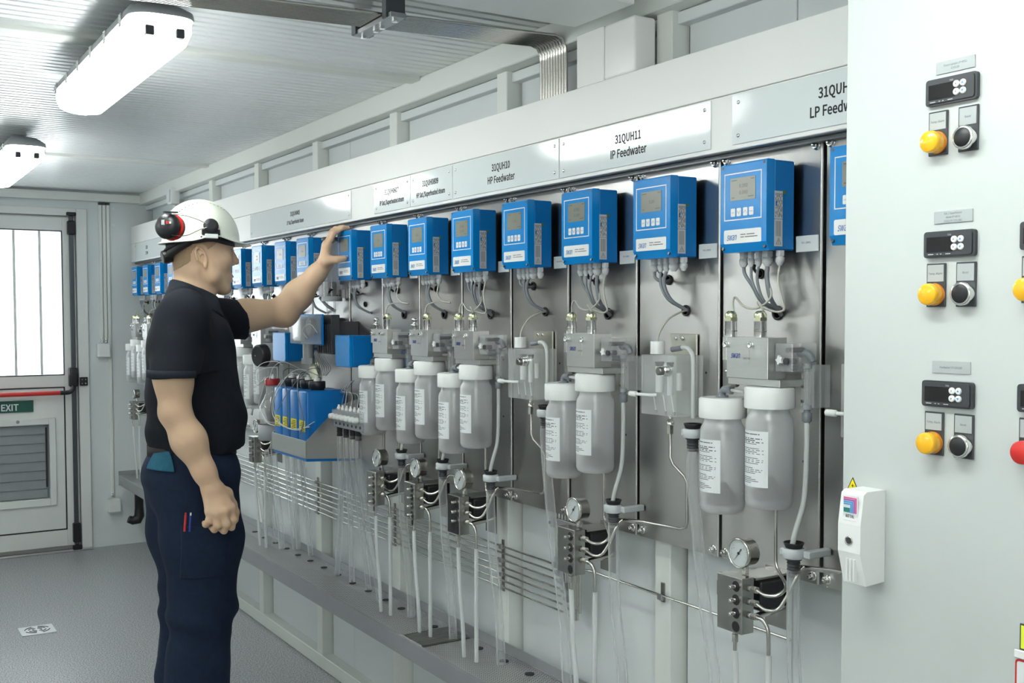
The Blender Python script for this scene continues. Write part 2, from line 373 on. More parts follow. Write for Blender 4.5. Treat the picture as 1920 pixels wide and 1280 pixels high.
vf = vt.build('vent_frame', 'wall_white', dr)
MB().box(.457, 1.043, 6.976, 6.981, .33, .776).build('vent_backing', 'vent_grey', dr)
for i in range(8):
    z = .335+i*.055; MB().prism([(.459, 6.956, z), (.459, 6.960, z), (.459, 6.968, z+.053), (.459, 6.964, z+.053)], (.57, 0, 0)).build('vent_slat', 'vent_grey', dr)
MB().sweep([(1.025, 6.94, .40), (1.025, 6.94, .76)], .005, 8).build('vent_pull', 'black', dr)
MB().cyl((.87, 6.93, .80), (.87, 6.945, .80), .01, 10).build('vent_screw', 'chrome', dr)
# panic hardware
MB().sweep([(.30, 6.885, .967), (1.10, 6.885, .967)], .013, 12).build('push_bar', 'red', dr, 'red push bar')
MB().sweep([(1.10, 6.885, .967), (1.15, 6.885, .969), (1.172, 6.887, .985), (1.178, 6.905, 1.005)], .0135, 12, sub=4).build('bar_elbow', 'black', dr)
MB().box(1.155, 1.205, 6.895, 6.944, 1.0, 1.115, .008, 2).build('latch_case', 'black', dr)
for a in ((1.915, 2.0, .022), (.05, .17, .022)): MB().box(1.185-a[2], 1.185+a[2], 6.905, 6.944, a[0], a[1], .006).build('rod_guide', 'black', dr)
MB().box(1.158, 1.212, 6.90, 6.924, 2.03, 2.05, .003).build('top_keeper', 'black', dr)
MB().box(1.158, 1.212, 6.90, 6.924, .004, .035, .003).build('bottom_keeper', 'black', dr)
MB().box(1.172, 1.198, 6.918, 6.936, .035, 2.03, .004).build('vertical_rod', 'dark_metal', dr)
MB().box(1.217, 1.262, 6.905, 6.923, 1.004, 1.056, .003).build('strike_plate', 'black', dr)
s = MB()
for dx, dz in ((-.012, .012), (.008, .012), (-.012, -.012), (.008, -.012)): s.cyl((1.241+dx, 6.9025, 1.03+dz), (1.241+dx, 6.905, 1.03+dz), .004, 8)
s.build('strike_screws', 'chrome', dr)
sg = thing('exit_sign', (.78, 6.944, .857), 'dark green EXIT sign on the door under the red bar', 'sign')
MB().box(.56, .958, 6.937, 6.9425, .857, .926, .001).build('sign_plate', 'exit_green', sg)
text('lettering', 'EXIT', .064, (.828, 6.9365, .891), 'white_plastic', sg, '-y', sx=.95, bold=.0012)
# threshold
struct('trim_3', MB().box(.225, 1.275, 6.90, 6.944, 0, .012, .002), 'steel_block', label='metal door threshold')
# conduits at the end wall
for i, (x, z0) in enumerate(((1.356, 1.262), (1.379, 1.262), (1.402, .294))):
    nm = ('leftmost of the three white cable conduits beside the door', 'middle of the three white cable conduits beside the door', 'long white cable conduit beside the door running down to the lower box')[i]
    t = thing('cable_conduit', (x, 6.95, z0), nm, 'conduit', None)
    MB().box(x-.0095, x+.0095, 6.936, 6.9495, z0+.02, 2.118, .003).build('conduit', 'frame_paint', t)
    MB().box(x-.010, x+.010, 6.93, 6.9495, 2.105, 2.12, .002).build('clamp', 'charcoal', t)
    g = MB()
    for k in range(3): g.cyl((x, 6.9425, z0+.003+k*.012), (x, 6.9425, z0+.010+k*.012), .0085, 10)
    g.build('cable_gland', 'chrome', t)
for (x, z, lb) in ((1.357, 1.175, 'white junction box at mid height beside the exit door'), (1.404, .214, 'white junction box low on the end wall beside the door')):
    t = thing('junction_box', (x, 6.95, z), lb, 'junction box')
    MB().box(x-.037, x+.037, 6.90, 6.9495, z, z+.082, .006, 2).build('box_body', 'white_plastic', t)
    MB().box(x-.036, x+.036, 6.893, 6.8995, z+.001, z+.081, .004).build('box_lid', 'white_plastic', t)
t = thing('smoke_sensor_box', (1.59, 5.75, 2.05), 'small white sensor box under the top rail above the worker', 'sensor')
p = ax(320, 368, 1.57); t.location = p; ORG[t.name] = p.copy()
MB().box(1.56, 1.611, p.y-.04, p.y+.04, p.z-.045, p.z+.045, .006, 2).build('box_body', 'white_plastic', t); MB().box(1.553, 1.5595, p.y-.03, p.y+.03, p.z-.035, p.z+.035, .003).build('box_lid', 'paper', t)
# floor drain
t = thing('floor_drain', (.72, 5.24, 0), 'square steel drain with curved slots in the floor', 'drain')
MB().box(.648, .792, 5.168, 5.312, .0005, .004, .001).build('drain_plate', 'paper', t)
for r in (.02, .036, .052):
    for a0 in (20, 110, 200, 290):
        pts = [(.72+r*math.cos(math.radians(a0+d)), 5.24+r*math.sin(math.radians(a0+d)), .0045) for d in range(0, 61, 12)]
        MB().sweep(pts, .0022, 5).build('drain_slot', 'black', t)

# ------------------------------------------------------------------ luminaires
def luminaire(x, y0, y1, lb):
    t = thing('fluorescent_luminaire', (x, (y0+y1)/2, 2.18), lb, 'ceiling light', 'twin tube luminaires on the ceiling')
    w = .0715
    def ring(z, ww, ins, n=6, r=.05):
        q = []
        for cx, cy, a0 in ((x+ww-r, y1-ins-r, 0), (x-ww+r, y1-ins-r, 90), (x-ww+r, y0+ins+r, 180), (x+ww-r, y0+ins+r, 270)):
            for k in range(n+1):
                a = math.radians(a0+90*k/n); q.append((cx+r*math.cos(a), cy+r*math.sin(a), z))
        return q
    def loft(spec, name, m, cap0=True, cap1=True):
        R_ = [ring(*q) for q in spec]; n = len(R_[0]); v = [p for r_ in R_ for p in r_]
        f = [(i*n+k, i*n+(k+1) % n, (i+1)*n+(k+1) % n, (i+1)*n+k) for i in range(len(R_)-1) for k in range(n)]
        mb = MB().add(v, f, True)
        if cap0: mb.add(R_[0], [tuple(range(n))])
        if cap1: mb.add(R_[-1], [tuple(range(n))])
        return mb.build(name, m, t)
    loft([(2.153, w-.022, .05), (2.145, w-.012, .035), (2.127, w+.003, .0), (2.115, w+.005, -.002), (2.111, w+.004, 0)], 'housing', 'drum_grey')
    loft([(2.1105, w, .002), (2.083, w-.001, .004), (2.06, w-.008, .022), (2.049, w-.020, .045), (2.044, w-.035, .07)], 'diffuser', 'lens', False)
    for sx in (-1, 1): MB().box(x+sx*.034-.010, x+sx*.034+.010, y0+.004, y0+.03, 2.063, 2.085, .002).build('lamp_holder', 'charcoal', t)
    for k in range(6):
        y = y0+.10+k*(y1-y0-.2)/5
        for sx in (-1, 1): MB().box(x+sx*(w+.003), x+sx*(w+.009), y-.012, y+.012, 2.095, 2.125, .001).build('clip', 'chrome', t)
    for y in (y0+.25, y1-.25): MB().box(x-.03, x+.03, y-.015, y+.015, 2.15, 2.183, .002).build('mounting_bracket', 'galv', t)
    return t
luminaire(.643, 2.52, 3.60, 'nearer of the two lit tube luminaires in view')
luminaire(.65, 4.72, 5.80, 'farther of the two lit tube luminaires, cut by the left edge')
luminaire(.643, .32, 1.40, 'tube luminaire above the camera')
for i, y in enumerate((-1.2, 1.2, 3.6)): luminaire(-.95, y, y+1.08, ('rearmost', 'middle', 'farthest')[i]+' tube luminaire of the left row outside the picture')

# ------------------------------------------------------------------ tube bundle under the ceiling
for i in range(10):
    y = 2.287+i*.0125; lb = '%s steel tube of the ceiling bundle, counted from the boxed column' % ('first', 'second', 'third', 'fourth', 'fifth', 'sixth', 'seventh', 'eighth', 'ninth', 'farthest')[i]
    t = MB().sweep([(XL+.01, y+.34, 2.135), (1.40, y+.02, 2.135), (1.556, y, 2.135), (1.577, y, 2.129), (1.588, y, 2.11), (1.590, y, 2.09), (1.590, y, 1.80)], .0048, 8).build('steel_tube', 'steel_tube', None)
    tag(t, lb, 'tube', 'steel tubes crossing the ceiling in a bundle')
t = thing('tube_bracket', (1.115, 2.39, 2.12), 'grey strut bracket holding the tube bundle to the ceiling', 'bracket')
MB().box(1.09, 1.14, 2.300, 2.322, 2.118, 2.18, .001).build('strut_channel', 'dark_metal', t)
MB().box(1.09, 1.14, 2.475, 2.50, 2.118, 2.18, .001).build('strut_channel', 'dark_metal', t)
MB().box(1.095, 1.135, 2.285, 2.50, 2.117, 2.1285, .001).build('clamp_bar', 'galv', t)
for y in (2.305, 2.375, 2.41, 2.48): MB().hexa((1.115, y, 2.110), (1.115, y, 2.117), .007).build('bolt', 'chrome', t)

# ------------------------------------------------------------------ fascia with name plates
XF = 1.535
t = thing('fascia', (XF, 3.9, 1.757), 'long white fascia boxing above the analyser panels', 'fascia')
MB().box(XF, 1.553, 1.045, 6.93, 1.8705, 1.976, .0015).build('fascia_board', 'fascia', t)
MB().box(XF, 1.553, 1.045, 6.93, 1.757, 1.8690, .0015).build('lower_board', 'fascia', t)
MB().box(1.556, 1.5765, 1.045, 6.93, 1.7475, 1.7555).build('dark_rail', 'dark_metal', t)
MB().box(1.554, 1.611, 1.045, 6.93, 1.756, 1.763).build('bottom_return', 'steel_dark', t)
plates = [(1.048, 1.619, ('31QUH12', 'LP Feedwater'), 1.345, 'name plate reading LP Feedwater, cut by the cabinet'),
 (1.682, 2.232, ('31QUH11', 'IP Feedwater'), 1.957, 'name plate reading IP Feedwater'),
 (2.236, 2.786, ('31QUH10', 'HP Feedwater'), 2.515, 'name plate reading HP Feedwater'),
 (2.790, 3.062, ('31QUH0809', 'HP Sat./Superheated steam'), 2.928, 'short name plate reading 31QUH0809 HP steam'),
 (3.066, 3.336, ('31QUH0607', 'IP Sat./Superheated steam'), 3.20, 'short name plate reading 31QUH0607 IP steam'),
 (3.531, 4.63, ('31QUH0405', 'LP Sat./Superheated steam'), 4.08, 'long name plate reading 31QUH0405 LP steam, above the raised hand'),
 (5.85, 6.82, ('3120', '31840'), 6.52, 'name plate at the far end of the fascia beside the end wall')]
for y0, y1, tx, yc, lb in plates:
    t = thing('name_plate', (XF, (y0+y1)/2, 1.766), lb, 'name plate', 'name plates along the fascia')
    MB().box(XF-.003, XF-.0003, y0, y1, 1.766, 1.866, .0008).build('plate', 'plate_white', t)
    for y in (y0+.018, y1-.018):
        for z in (1.783, 1.849): MB().lathe((XF-.003, y, z), (-1, 0, 0), [(0, .0042), (.0015, .0038), (.0024, .002), (.0026, 0)], 8).build('screw', 'chrome', t)
    small = len(tx[1]) > 15
    text('lettering', tx[0], .032 if not small else .028, (XF-.0032, yc, 1.832), 'print_black', t, sx=.86, bold=.0006)
    text('lettering', tx[1], .032 if not small else .025, (XF-.0032, yc, 1.799), 'print_black', t, sx=.86 if not small else .74, bold=.0006)

# ------------------------------------------------------------------ drip gutter along the wall
t = thing('drip_gutter', (1.5, 3.9, .40), 'long grey drip gutter with perforated top along the wall', 'gutter')
gy0, gy1 = 1.05, 6.83
MB().prism([(1.416, gy0, .452), (1.426, gy0, .452), (1.426, gy0, .446), (1.419, gy0, .446), (1.419, gy0, .400), (1.60, gy0, .394), (1.60, gy0, .446), (1.612, gy0, .446), (1.612, gy0, .478), (1.608, gy0, .478), (1.608, gy0, .450), (1.604, gy0, .450), (1.604, gy0, .390), (1.416, gy0, .396)], (0, gy1-gy0, 0)).build('trough', 'gutter', t)
MB().box(1.4192, 1.6038, gy0+.001, gy1-.001, .4005, .402).build('shaded_trough_floor', 'trough_shade', t)  # dark sheet painting the shade under the perforated cover
MB().box(1.416, 1.612, gy1, gy1+.003, .39, .478).build('end_cap', 'gutter', t)
for a, b in ((gy0, 2.795), (2.935, gy1)): MB().box(1.4265, 1.6035, a+.002, b-.002, .446, .449).build('perforated_cover', 'perf', t)
MB().box(1.4265, 1.590, 2.797, 2.933, .4465, .4525, .001).build('slotted_cover', 'steel_dark', t)
for i in range(9): MB().box(1.43, 1.588, 2.805+i*.0145, 2.809+i*.0145, .4526, .4545).build('slat', 'galv', t)
for px, py in ((312, 145), (385, 188), (467, 228), (550, 270), (635, 318), (728, 362), (830, 412), (935, 467), (1045, 530), (1163, 588), (1295, 655)):
    p = az(400+px/4, 960+py/4, .451); MB().cyl((p.x, p.y, .4492), (p.x, p.y, .4515), .0125, 12).build('grommet', 'black_rubber', t)
for px, py in ((240, 640), (520, 795), (705, 890), (905, 980), (1120, 1090), (1340, 1200)):
    p = az(700+px/4.5725, 1000+py/4.5714, .451); MB().cyl((p.x, p.y, .4492), (p.x, p.y, .4515), .0135, 12).build('grommet', 'black_rubber', t)
for y in (1.6, 2.4, 3.9, 4.6, 5.3, 6.0): MB().prism([(1.614, y, .389), (1.44, y, .389), (1.44, y, .38), (1.614, y, .26)], (0, .004, 0)).build('bracket', 'galv', t)
t = thing('waste_elbow', (1.49, 6.70, .17), 'black plastic waste pipe elbow under the far end of the gutter', 'pipe')
MB().lathe((1.505, 6.70, .393), (0, 0, -1), [(0, .03), (.012, .03), (.014, .038), (.035, .038), (.037, .026), (.14, .026)], 16).build('down_pipe', 'black', t)
MB().sweep([(1.505, 6.70, .26), (1.505, 6.70, .215), (1.495, 6.70, .195), (1.465, 6.70, .19), (1.442, 6.70, .20)], [.026, .03, .031, .026, .022], 14).build('bend', 'black', t)
# ------------------------------------------------------------------ analyser panels
XP, P, Y0 = 1.577, .2786, 1.418
ORD = ['first', 'second', 'third', 'fourth', 'fifth', 'sixth', 'seventh', 'eighth']
FAR = [4.015, 4.298, 4.572, 4.85, 5.13, 5.41, 5.70, 5.98, 6.26, 6.53]
BASE = {-1: Y0-P}
for k in range(8): BASE[k] = Y0+P*k
BASE[8] = 3.77
for i, y in enumerate(FAR): BASE[9+i] = y
def bay(k):
    if k == -1: return 'cut off by the cabinet edge'
    if k < 8: return 'in the %s bay left of the cabinet' % ORD[k]
    if k == 8: return 'above the blue canisters'
    if k <= 12: return 'in the %s bay beyond the blue canisters' % ORD[k-9]
    return 'in the %s bay from the end wall' % ORD[18-k]
def place(proto, ks, lb, first, dy=0):
    """copies of a thing standing in bay `first`, one per bay in ks, same offset inside the bay"""
    for k in ks:
        if k == first: proto['label'] = lb % bay(k); continue
        copy_tree(proto, None, proto.location+Vector((0, BASE[k]-BASE[first]+dy, 0)), lb % bay(k))

# mounting plates
def plate(ya, yb, lb, holes):
    t = thing('mounting_plate', (XP, (ya+yb)/2, .907), lb, 'panel', 'stainless analyser mounting plates')
    mb = MB().box(XP, XP+.003, ya+.0045, yb-.0045, .907, 1.757)
    for y, s_ in ((ya+.0045, -1), (yb-.0045, 1)):
        ar = [(XP+.0045-.0045*math.cos(a), y+s_*.0045*math.sin(a)) for a in [i*math.pi/10 for i in range(6)]]
        mb.prism([(x_, y_, .907) for x_, y_ in ar]+[(XP+.0045, y, .907)], (0, 0, .85))
    mb.box(XP+.0031, XP+.028, ya, ya+.0025, .907, 1.757).box(XP+.0031, XP+.028, yb-.0025, yb, .907, 1.757)
    mb.build('plate', 'steel', t)
    for y in (ya+.0135, yb-.0135):
        for z in (.922, 1.745):
            o = MB().lathe((XP, y, z), (-1, 0, 0), [(0, .0095), (.0015, .0095), (.002, .006)], 12).hexa((XP-.0015, y, z), (XP-.008, y, z), .0072).lathe((XP-.008, y, z), (-1, 0, 0), [(0, .004), (.004, .004), (.006, .002)], 8)
            o.build('bolt', 'chrome', t)
    for z in (1.30, 1.14): MB().cyl((XP+.001, ya+.04, z), (XP-.0004, ya+.04, z), .0028, 8).build('hole', 'shadow_gap', t)
    for y, z, r in holes:
        MB().lathe((XP-.0005, ya+y, z), (-1, 0, 0), [(0, r), (.003, r), (.004, r*.85), (.003, r*.68), (0, r*.66)], 16).build('grommet', 'black', t)
    return t
G1 = [(.158, 1.507, .0105), (.110, 1.428, .0145)]
G2 = [(.163, 1.503, .0115), (.105, 1.434, .0125)]
TWO = [0, 2, 4]; ONE = [5, 6]; CELL = [-1, 1, 3]
GL = .0045
pa = plate(BASE[0]+GL, BASE[0]+P-GL, '', G1); pb = plate(BASE[1]+GL, BASE[1]+P-GL, '', G2)
place(pa, [0, 2, 4, 5, 6, 9, 10, 11, 15, 16, 17, 18], 'brushed stainless mounting plate %s', 0)
place(pb, [-1, 1, 3, 12, 13, 14], 'brushed stainless mounting plate %s', 1)
plate(BASE[7]+GL, BASE[7]+P-GL, 'brushed stainless mounting plate under the transmitter the hand touches', [(.16, 1.535, .009), (.135, 1.535, .009), (.14, 1.465, .010)])
plate(3.655, 4.03-.02, 'wide stainless mounting plate behind the blue canisters', [(.10, 1.50, .012), (.27, 1.50, .012)])

# transmitters
def transmitter(k, lines, cables):
    b = BASE[k]; ya, yb = b+.062, b+.187; z0, z1 = 1.547, 1.720; x = 1.490
    t = thing('transmitter', (1.53, (ya+yb)/2, z0), '', 'transmitter', 'blue wall mounted analyser transmitters')
    MB().prism([(x, ya, z0+.017), (x, ya, z1-.003), (x+.003, ya, z1), (x+.021, ya, z1), (x+.021, ya, z0), (x+.008, ya, z0)], (0, yb-ya, 0)).build('lid', 'blue_membrane', t)
    MB().box(x+.0215, 1.566, ya+.0008, yb-.0008, z0+.0008, z1-.0008, .0025).build('enclosure', 'blue', t)
    MB().box(1.566, 1.5765, ya+.02, yb-.02, z0+.02, z1-.02).build('wall_spacer', 'charcoal', t)
    for y in (ya+.006, yb-.006):
        MB().cyl((x+.004, y, z0+.007), (x+.0005, y, z0+.008), .0032, 8).cyl((x+.002, y, z1-.006), (x-.0004, y, z1-.006), .0032, 8).build('lid_screws', 'dark_metal', t)
    # white outline frame
    fa, fb, fz0, fz1, w = yb-.9*(yb-ya), yb-.085*(yb-ya), 1.609, 1.701, .0021
    f = MB().box(x-.0005, x-.0001, fa, fb, fz0, fz0+w).box(x-.0005, x-.0001, fa, fb, fz1-w, fz1).box(x-.0005, x-.0001, fa, fa+w, fz0+w, fz1-w).box(x-.0005, x-.0001, fb-w, fb, fz0+w, fz1-w)
    f.build('panel_outline', 'white_plastic', t)
    la, lb_ = yb-.77*(yb-ya), yb-.225*(yb-ya)
    sc = MB().box(x-.0009, x-.0002, la, lb_, 1.647, 1.691).build('screen', 'lcd', t)
    yc = (la+lb_)/2; ts = []
    for i, s in enumerate(lines):
        z = 1.669+(len(lines)-1)*.0065-i*.013
        ts.append(text('reading', s, .0125, (x-.001, yc-.002, z), 'lcd_dark', sc, sx=.95, thick=.00005))
    li = MB()
    for z, a, c in ((1.6865, la+.003, la+.012), (1.6865, lb_-.018, lb_-.003), (1.653, la+.004, la+.02), (1.653, lb_-.012, lb_-.004)): li.box(x-.00105, x-.0009, a, c, z-.0009, z+.0009)
    li.build('status_text', 'lcd_dark', sc)
    for i, s in enumerate(('Exit', '\u2193', '\u2191', 'Enter')):
        y = lb_-.004-i*.0160-(.0015 if i > 1 else 0)-.003
        kb = MB().rrect(x-.0007, y-.0065, y+.0055, 1.6165, 1.6325, .0018, .0005, 2).build('button', 'white_plastic', t)
        if len(s) > 2: text('key_text', s, .0045, (x-.0008, y-.0005, 1.6245), 'print_grey', kb, thick=.00003)
        else:
            d = 1 if i == 2 else -1
            MB().sweep([(x-.0009, y+.0035, 1.6245-d*.003), (x-.0009, y-.0005, 1.6245+d*.003), (x-.0009, y-.0045, 1.6245-d*.003)], .0003, 4, smooth=False).build('key_arrow', 'print_grey', kb)
    lg = MB().rrect(x-.0007, fa, fb, 1.5640, 1.5910, .003, .0005, 3).build('brand_label', 'white_plastic', t)
    text('logo', 'swan', .0235, (x-.0009, fb-.0215, 1.5785), 'logo_blue', lg, sx=.60, shear=.35, thick=.0001, bold=.0001)
    li = MB()
    for z, a, c in ((1.5805, .046, .060), (1.5805, .063, .084), (1.5755, .046, .056), (1.5755, .058, .092)): li.box(x-.0009, x-.0007, fb-c, fb-a, z-.0008, z+.0008)
    li.build('label_text', 'print_grey', lg)
    # rating labels on the near side
    rl = MB().box(1.511, 1.5325, ya-.0004, ya-.0001+.0008, 1.6075, 1.660).build('rating_label', 'foil', t)
    wl_ = MB().box(1.511, 1.5325, ya-.0004, ya-.0001+.0008, 1.555, 1.6065).build('warning_label', 'foil', t)
    li = MB(); rnd = random.Random(3)
    for i in range(6):
        xx = 1.5135+i*.0032; z = 1.656
        while z > 1.612:
            l_ = rnd.uniform(.003, .010); li.box(xx, xx+.0013, ya-.0006, ya-.0004, max(1.61, z-l_), z); z -= l_+rnd.uniform(.001, .006)
    li.build('print', 'print_grey', rl)
    MB().box(1.5135, 1.517, ya-.0007, ya-.0004, 1.632, 1.641).build('print_logo', 'logo_blue', rl)
    li = MB()
    for i in range(5): li.box(1.515+i*.0029, 1.516+i*.0029, ya-.0006, ya-.0004, 1.574, 1.603)
    li.sweep([(1.5152, ya-.0006, 1.559), (1.5282, ya-.0006, 1.559), (1.5217, ya-.0006, 1.5705), (1.5152, ya-.0006, 1.559)], .0005, 4, smooth=False).box(1.5213, 1.5221, ya-.0007, ya-.0004, 1.561, 1.5665)
    li.build('print', 'print_grey', wl_)
    MB().cyl((1.537, ya-.0005, 1.6585), (1.537, ya+.001, 1.6585), .0038, 10).build('green_sticker', 'green_dot', t)
    for y, r in ((.168, .0095), (.147, .0075), (.127, .0075), (.103, .0112), (.070, .0088)):
        c = (1.535, b+y, z0+.0008)
        MB().hexa(c, (c[0], c[1], z0-.010), r).lathe((c[0], c[1], z0-.010), (0, 0, -1), [(0, r*.8), (.002, r*.8), (.003, r), (.010, r), (.015, r*.72), (.018, r*.5)], 10).build('cable_gland', 'gland', t)
    for pts, r, m in cables: MB().sweep([(q[0], q[1]+b-Y0, q[2]) for q in pts], r, 7, sub=5).build('cable', m, t)
    return t
zg = 1.522
HZ = (1.574, 1.524, 1.428)
cab2 = [([(1.535, 1.586, zg), (1.53, 1.577, 1.505), (1.535, 1.56, 1.48), (1.545, 1.545, 1.45), HZ], .0036, 'cable_grey'),
        ([(1.535, 1.565, zg), (1.53, 1.557, 1.49), (1.54, 1.541, 1.452), (1.574, 1.530, 1.431)], .003, 'cable_grey'),
        ([(1.535, 1.545, zg), (1.53, 1.543, 1.49), (1.54, 1.533, 1.45), (1.574, 1.522, 1.436)], .003, 'cable_grey'),
        ([(1.535, 1.521, zg-.004), (1.533, 1.520, 1.495), (1.538, 1.514, 1.455), (1.574, 1.521, 1.424)], .0046, 'cable_grey'),
        ([(1.535, 1.555, zg), (1.54, 1.562, 1.515), (1.560, 1.574, 1.509), (1.576, 1.577, 1.506)], .0032, 'black'),
        ([(1.535, 1.488, zg), (1.525, 1.483, 1.49), (1.52, 1.468, 1.455), (1.52, 1.462, 1.435), (1.515, 1.478, 1.430), (1.50, 1.502, 1.440), (1.495, 1.506, 1.449), (1.495, 1.500, 1.444), (1.50, 1.495, 1.430)], .0022, 'cable_beige'),
        ([(1.54, 1.523, 1.49), (1.53, 1.505, 1.463), (1.52, 1.512, 1.446), (1.52, 1.54, 1.436), (1.52, 1.57, 1.442), (1.52, 1.593, 1.459), (1.51, 1.590, 1.450), (1.50, 1.577, 1.430)], .0022, 'cable_beige')]
cab1 = [([(1.535, 1.586, zg), (1.53, 1.577, 1.507), (1.54, 1.566, 1.498), (1.56, 1.570, 1.50), (1.575, 1.580, 1.503)], .0036, 'cable_grey'),
        ([(1.535, 1.565, zg), (1.53, 1.557, 1.488), (1.54, 1.541, 1.456), (1.575, 1.526, 1.436)], .0032, 'cable_grey'),
        ([(1.535, 1.545, zg), (1.53, 1.548, 1.492), (1.54, 1.534, 1.456), (1.575, 1.521, 1.434)], .0042, 'cable_grey'),
        ([(1.535, 1.570, zg), (1.545, 1.574, 1.515), (1.560, 1.578, 1.505)], .0036, 'black')]
cab3 = cab1[1:]+[([(1.535, 1.488, zg), (1.525, 1.480, 1.49), (1.53, 1.46, 1.468), (1.54, 1.43, 1.463), (1.54, 1.44, 1.462), (1.53, 1.49, 1.467), (1.51, 1.518, 1.455), (1.50, 1.512, 1.43)], .0022, 'cable_beige')]
TL = 'blue transmitter with small display %s'
t2 = transmitter(0, ['0.000', '0.000'], cab2); place(t2, [0, 2, 4, 10, 12, 14, 16, 18], TL, 0)
t1 = transmitter(1, ['0.00'], cab1); place(t1, [-1, 1, 3, 7, 8, 9], TL, 1)
t3 = transmitter(5, ['0.01'], cab3); place(t3, [5, 6, 11, 13, 15, 17], TL, 5)
# tag plates on the panels
for k in range(-1, 7):
    b = BASE[k]; t = thing('tag_plate', (1.575, b+.04, 1.544), 'small white tag plate beside the transmitter %s' % bay(k), 'tag', 'white tag plates by the transmitters')
    MB().box(1.5735, 1.5768, b+.010, b+.066, 1.545, 1.576, .0006).build('plate', 'paper', t)
    text('lettering', ('FAC-QMSB' if k % 2 else 'HCL-QM01'), .0062, (1.5733, b+.040, 1.563), 'print_grey', t, thick=.00004)

# flow cells with steel block, sensors and acrylic block
def flow_cell(k, sensors, knob):
    b = BASE[k]; q = lambda y: y-Y0+b
    t = thing('flow_cell', (1.50, q(1.5), 1.29), '', 'flow cell', 'steel flow cells with clear blocks')
    s = MB().box(1.462, 1.512, q(1.452), q(1.562), 1.303, 1.3815, .0006).box(1.462, 1.495, q(1.5625), q(1.574), 1.336, 1.3815, .0006).box(1.466, 1.53, q(1.425), q(1.562), 1.2895, 1.3027, .0006)
    s.box(1.5125, 1.5765, q(1.47), q(1.55), 1.31, 1.37)
    s.build('steel_block', 'steel_block', t)
    for y in (1.563, 1.497): MB().lathe((1.462, q(y), 1.367), (-1, 0, 0), [(0, .0062), (.005, .0062), (.0055, .005), (.0035, .003), (.0035, 0)], 12).build('cap_screw', 'chrome', t)
    lb = MB().box(1.4611, 1.4619, q(1.500), q(1.552), 1.331, 1.3575).build('foil_label', 'steel_block', t)
    text('logo', 'swan', .021, (1.4608, q(1.537), 1.348), 'print_blue', lb, sx=.62, shear=.35, thick=.0001, bold=.0001)
    text('logo_text', 'CATCON', .0058, (1.4608, q(1.5062), 1.3415), 'print_grey', lb, thick=.00005)
    for y in sensors:
        o = MB().lathe((1.487, q(y), 1.3815), (0, 0, 1), [(0, .0122), (.030, .0122), (.0305, .0128), (.031, .0122)], 18).build('sensor', 'chrome', t)
        MB().hexa((1.487, q(y), 1.4127), (1.487, q(y), 1.419), .0142).lathe((1.487, q(y), 1.419), (0, 0, 1), [(0, .0115), (.006, .0122), (.010, .010), (.013, .006)], 12).build('sensor_nut', 'brass', o)
        MB().lathe((1.487, q(y), 1.392), (0, 0, 1), [(0, .01235), (.0012, .01235)], 18).build('sensor_ring', 'steel_dark', o)
    if knob: MB().lathe((1.487, q(1.585), 1.3815), (0, 0, 1), [(0, .007), (.010, .007), (.011, .012), (.016, .012), (.018, .006), (.026, .0055), (.028, .010), (.034, .009), (.036, .004)], 14).build('vent_screw', 'chrome', t); 
    if knob: MB().box(1.48, 1.494, q(1.5745), q(1.597), 1.36, 1.3815).build('vent_lug', 'steel_block', t)
    MB().cyl((1.487, q(1.562), 1.3125), (1.487, q(1.574), 1.3125), .0055, 12).hexa((1.487, q(1.574), 1.3125), (1.487, q(1.580), 1.3125), .0065).cyl((1.487, q(1.580), 1.3125), (1.487, q(1.590), 1.3125), .003, 8).build('side_fitting', 'chrome', t)
    MB().box(1.480, 1.545, q(1.408), q(1.451), 1.318, 1.371, .0012).build('acrylic_block', 'acrylic', t)
    st = []
    for i in range(10):
        a = math.pi*i/5; r = .0095 if i % 2 == 0 else .0055; st.append((1.472, q(1.434)+r*math.cos(a), 1.340+r*math.sin(a)))
    MB().prism(st, (.006, 0, 0)).cyl((1.478, q(1.434), 1.340), (1.495, q(1.434), 1.340), .004, 8).build('star_knob', 'white_plastic', t)
    MB().cyl((1.476, q(1.421), 1.338), (1.50, q(1.421), 1.338), .0065, 10).cyl((1.488, q(1.428), 1.358), (1.53, q(1.428), 1.358), .005, 8).build('valve_stem', 'charcoal', t)
    MB().cyl((1.50, q(1.44), 1.325), (1.53, q(1.44), 1.325), .006, 10).build('block_insert', 'grey_fit', t)
    g = MB().ell((1.530, q(1.432), 1.352), (.009, .012, .009), 10, 7).sweep([(1.53, q(1.43), 1.352), (1.532, q(1.416), 1.350), (1.535, q(1.409), 1.336)], .0075, 10, sub=3).sweep([(1.53, q(1.425), 1.33), (1.53, q(1.436), 1.318)], .0075, 8)
    g.build('elbow_fitting', 'grey_fit', t)
    return t
FC = 'stainless flow cell with clear side block %s'
f2 = flow_cell(0, (1.577, 1.497), False); f2.location.x += .006
place(f2, [0, 2, 4, 10, 18, 16], FC, 0, -.010)
f1 = flow_cell(5, (1.500,), True); f1.location.y -= .012; f1.location.x += .008; place(f1, [5, 6, 11, 17], FC, 5)
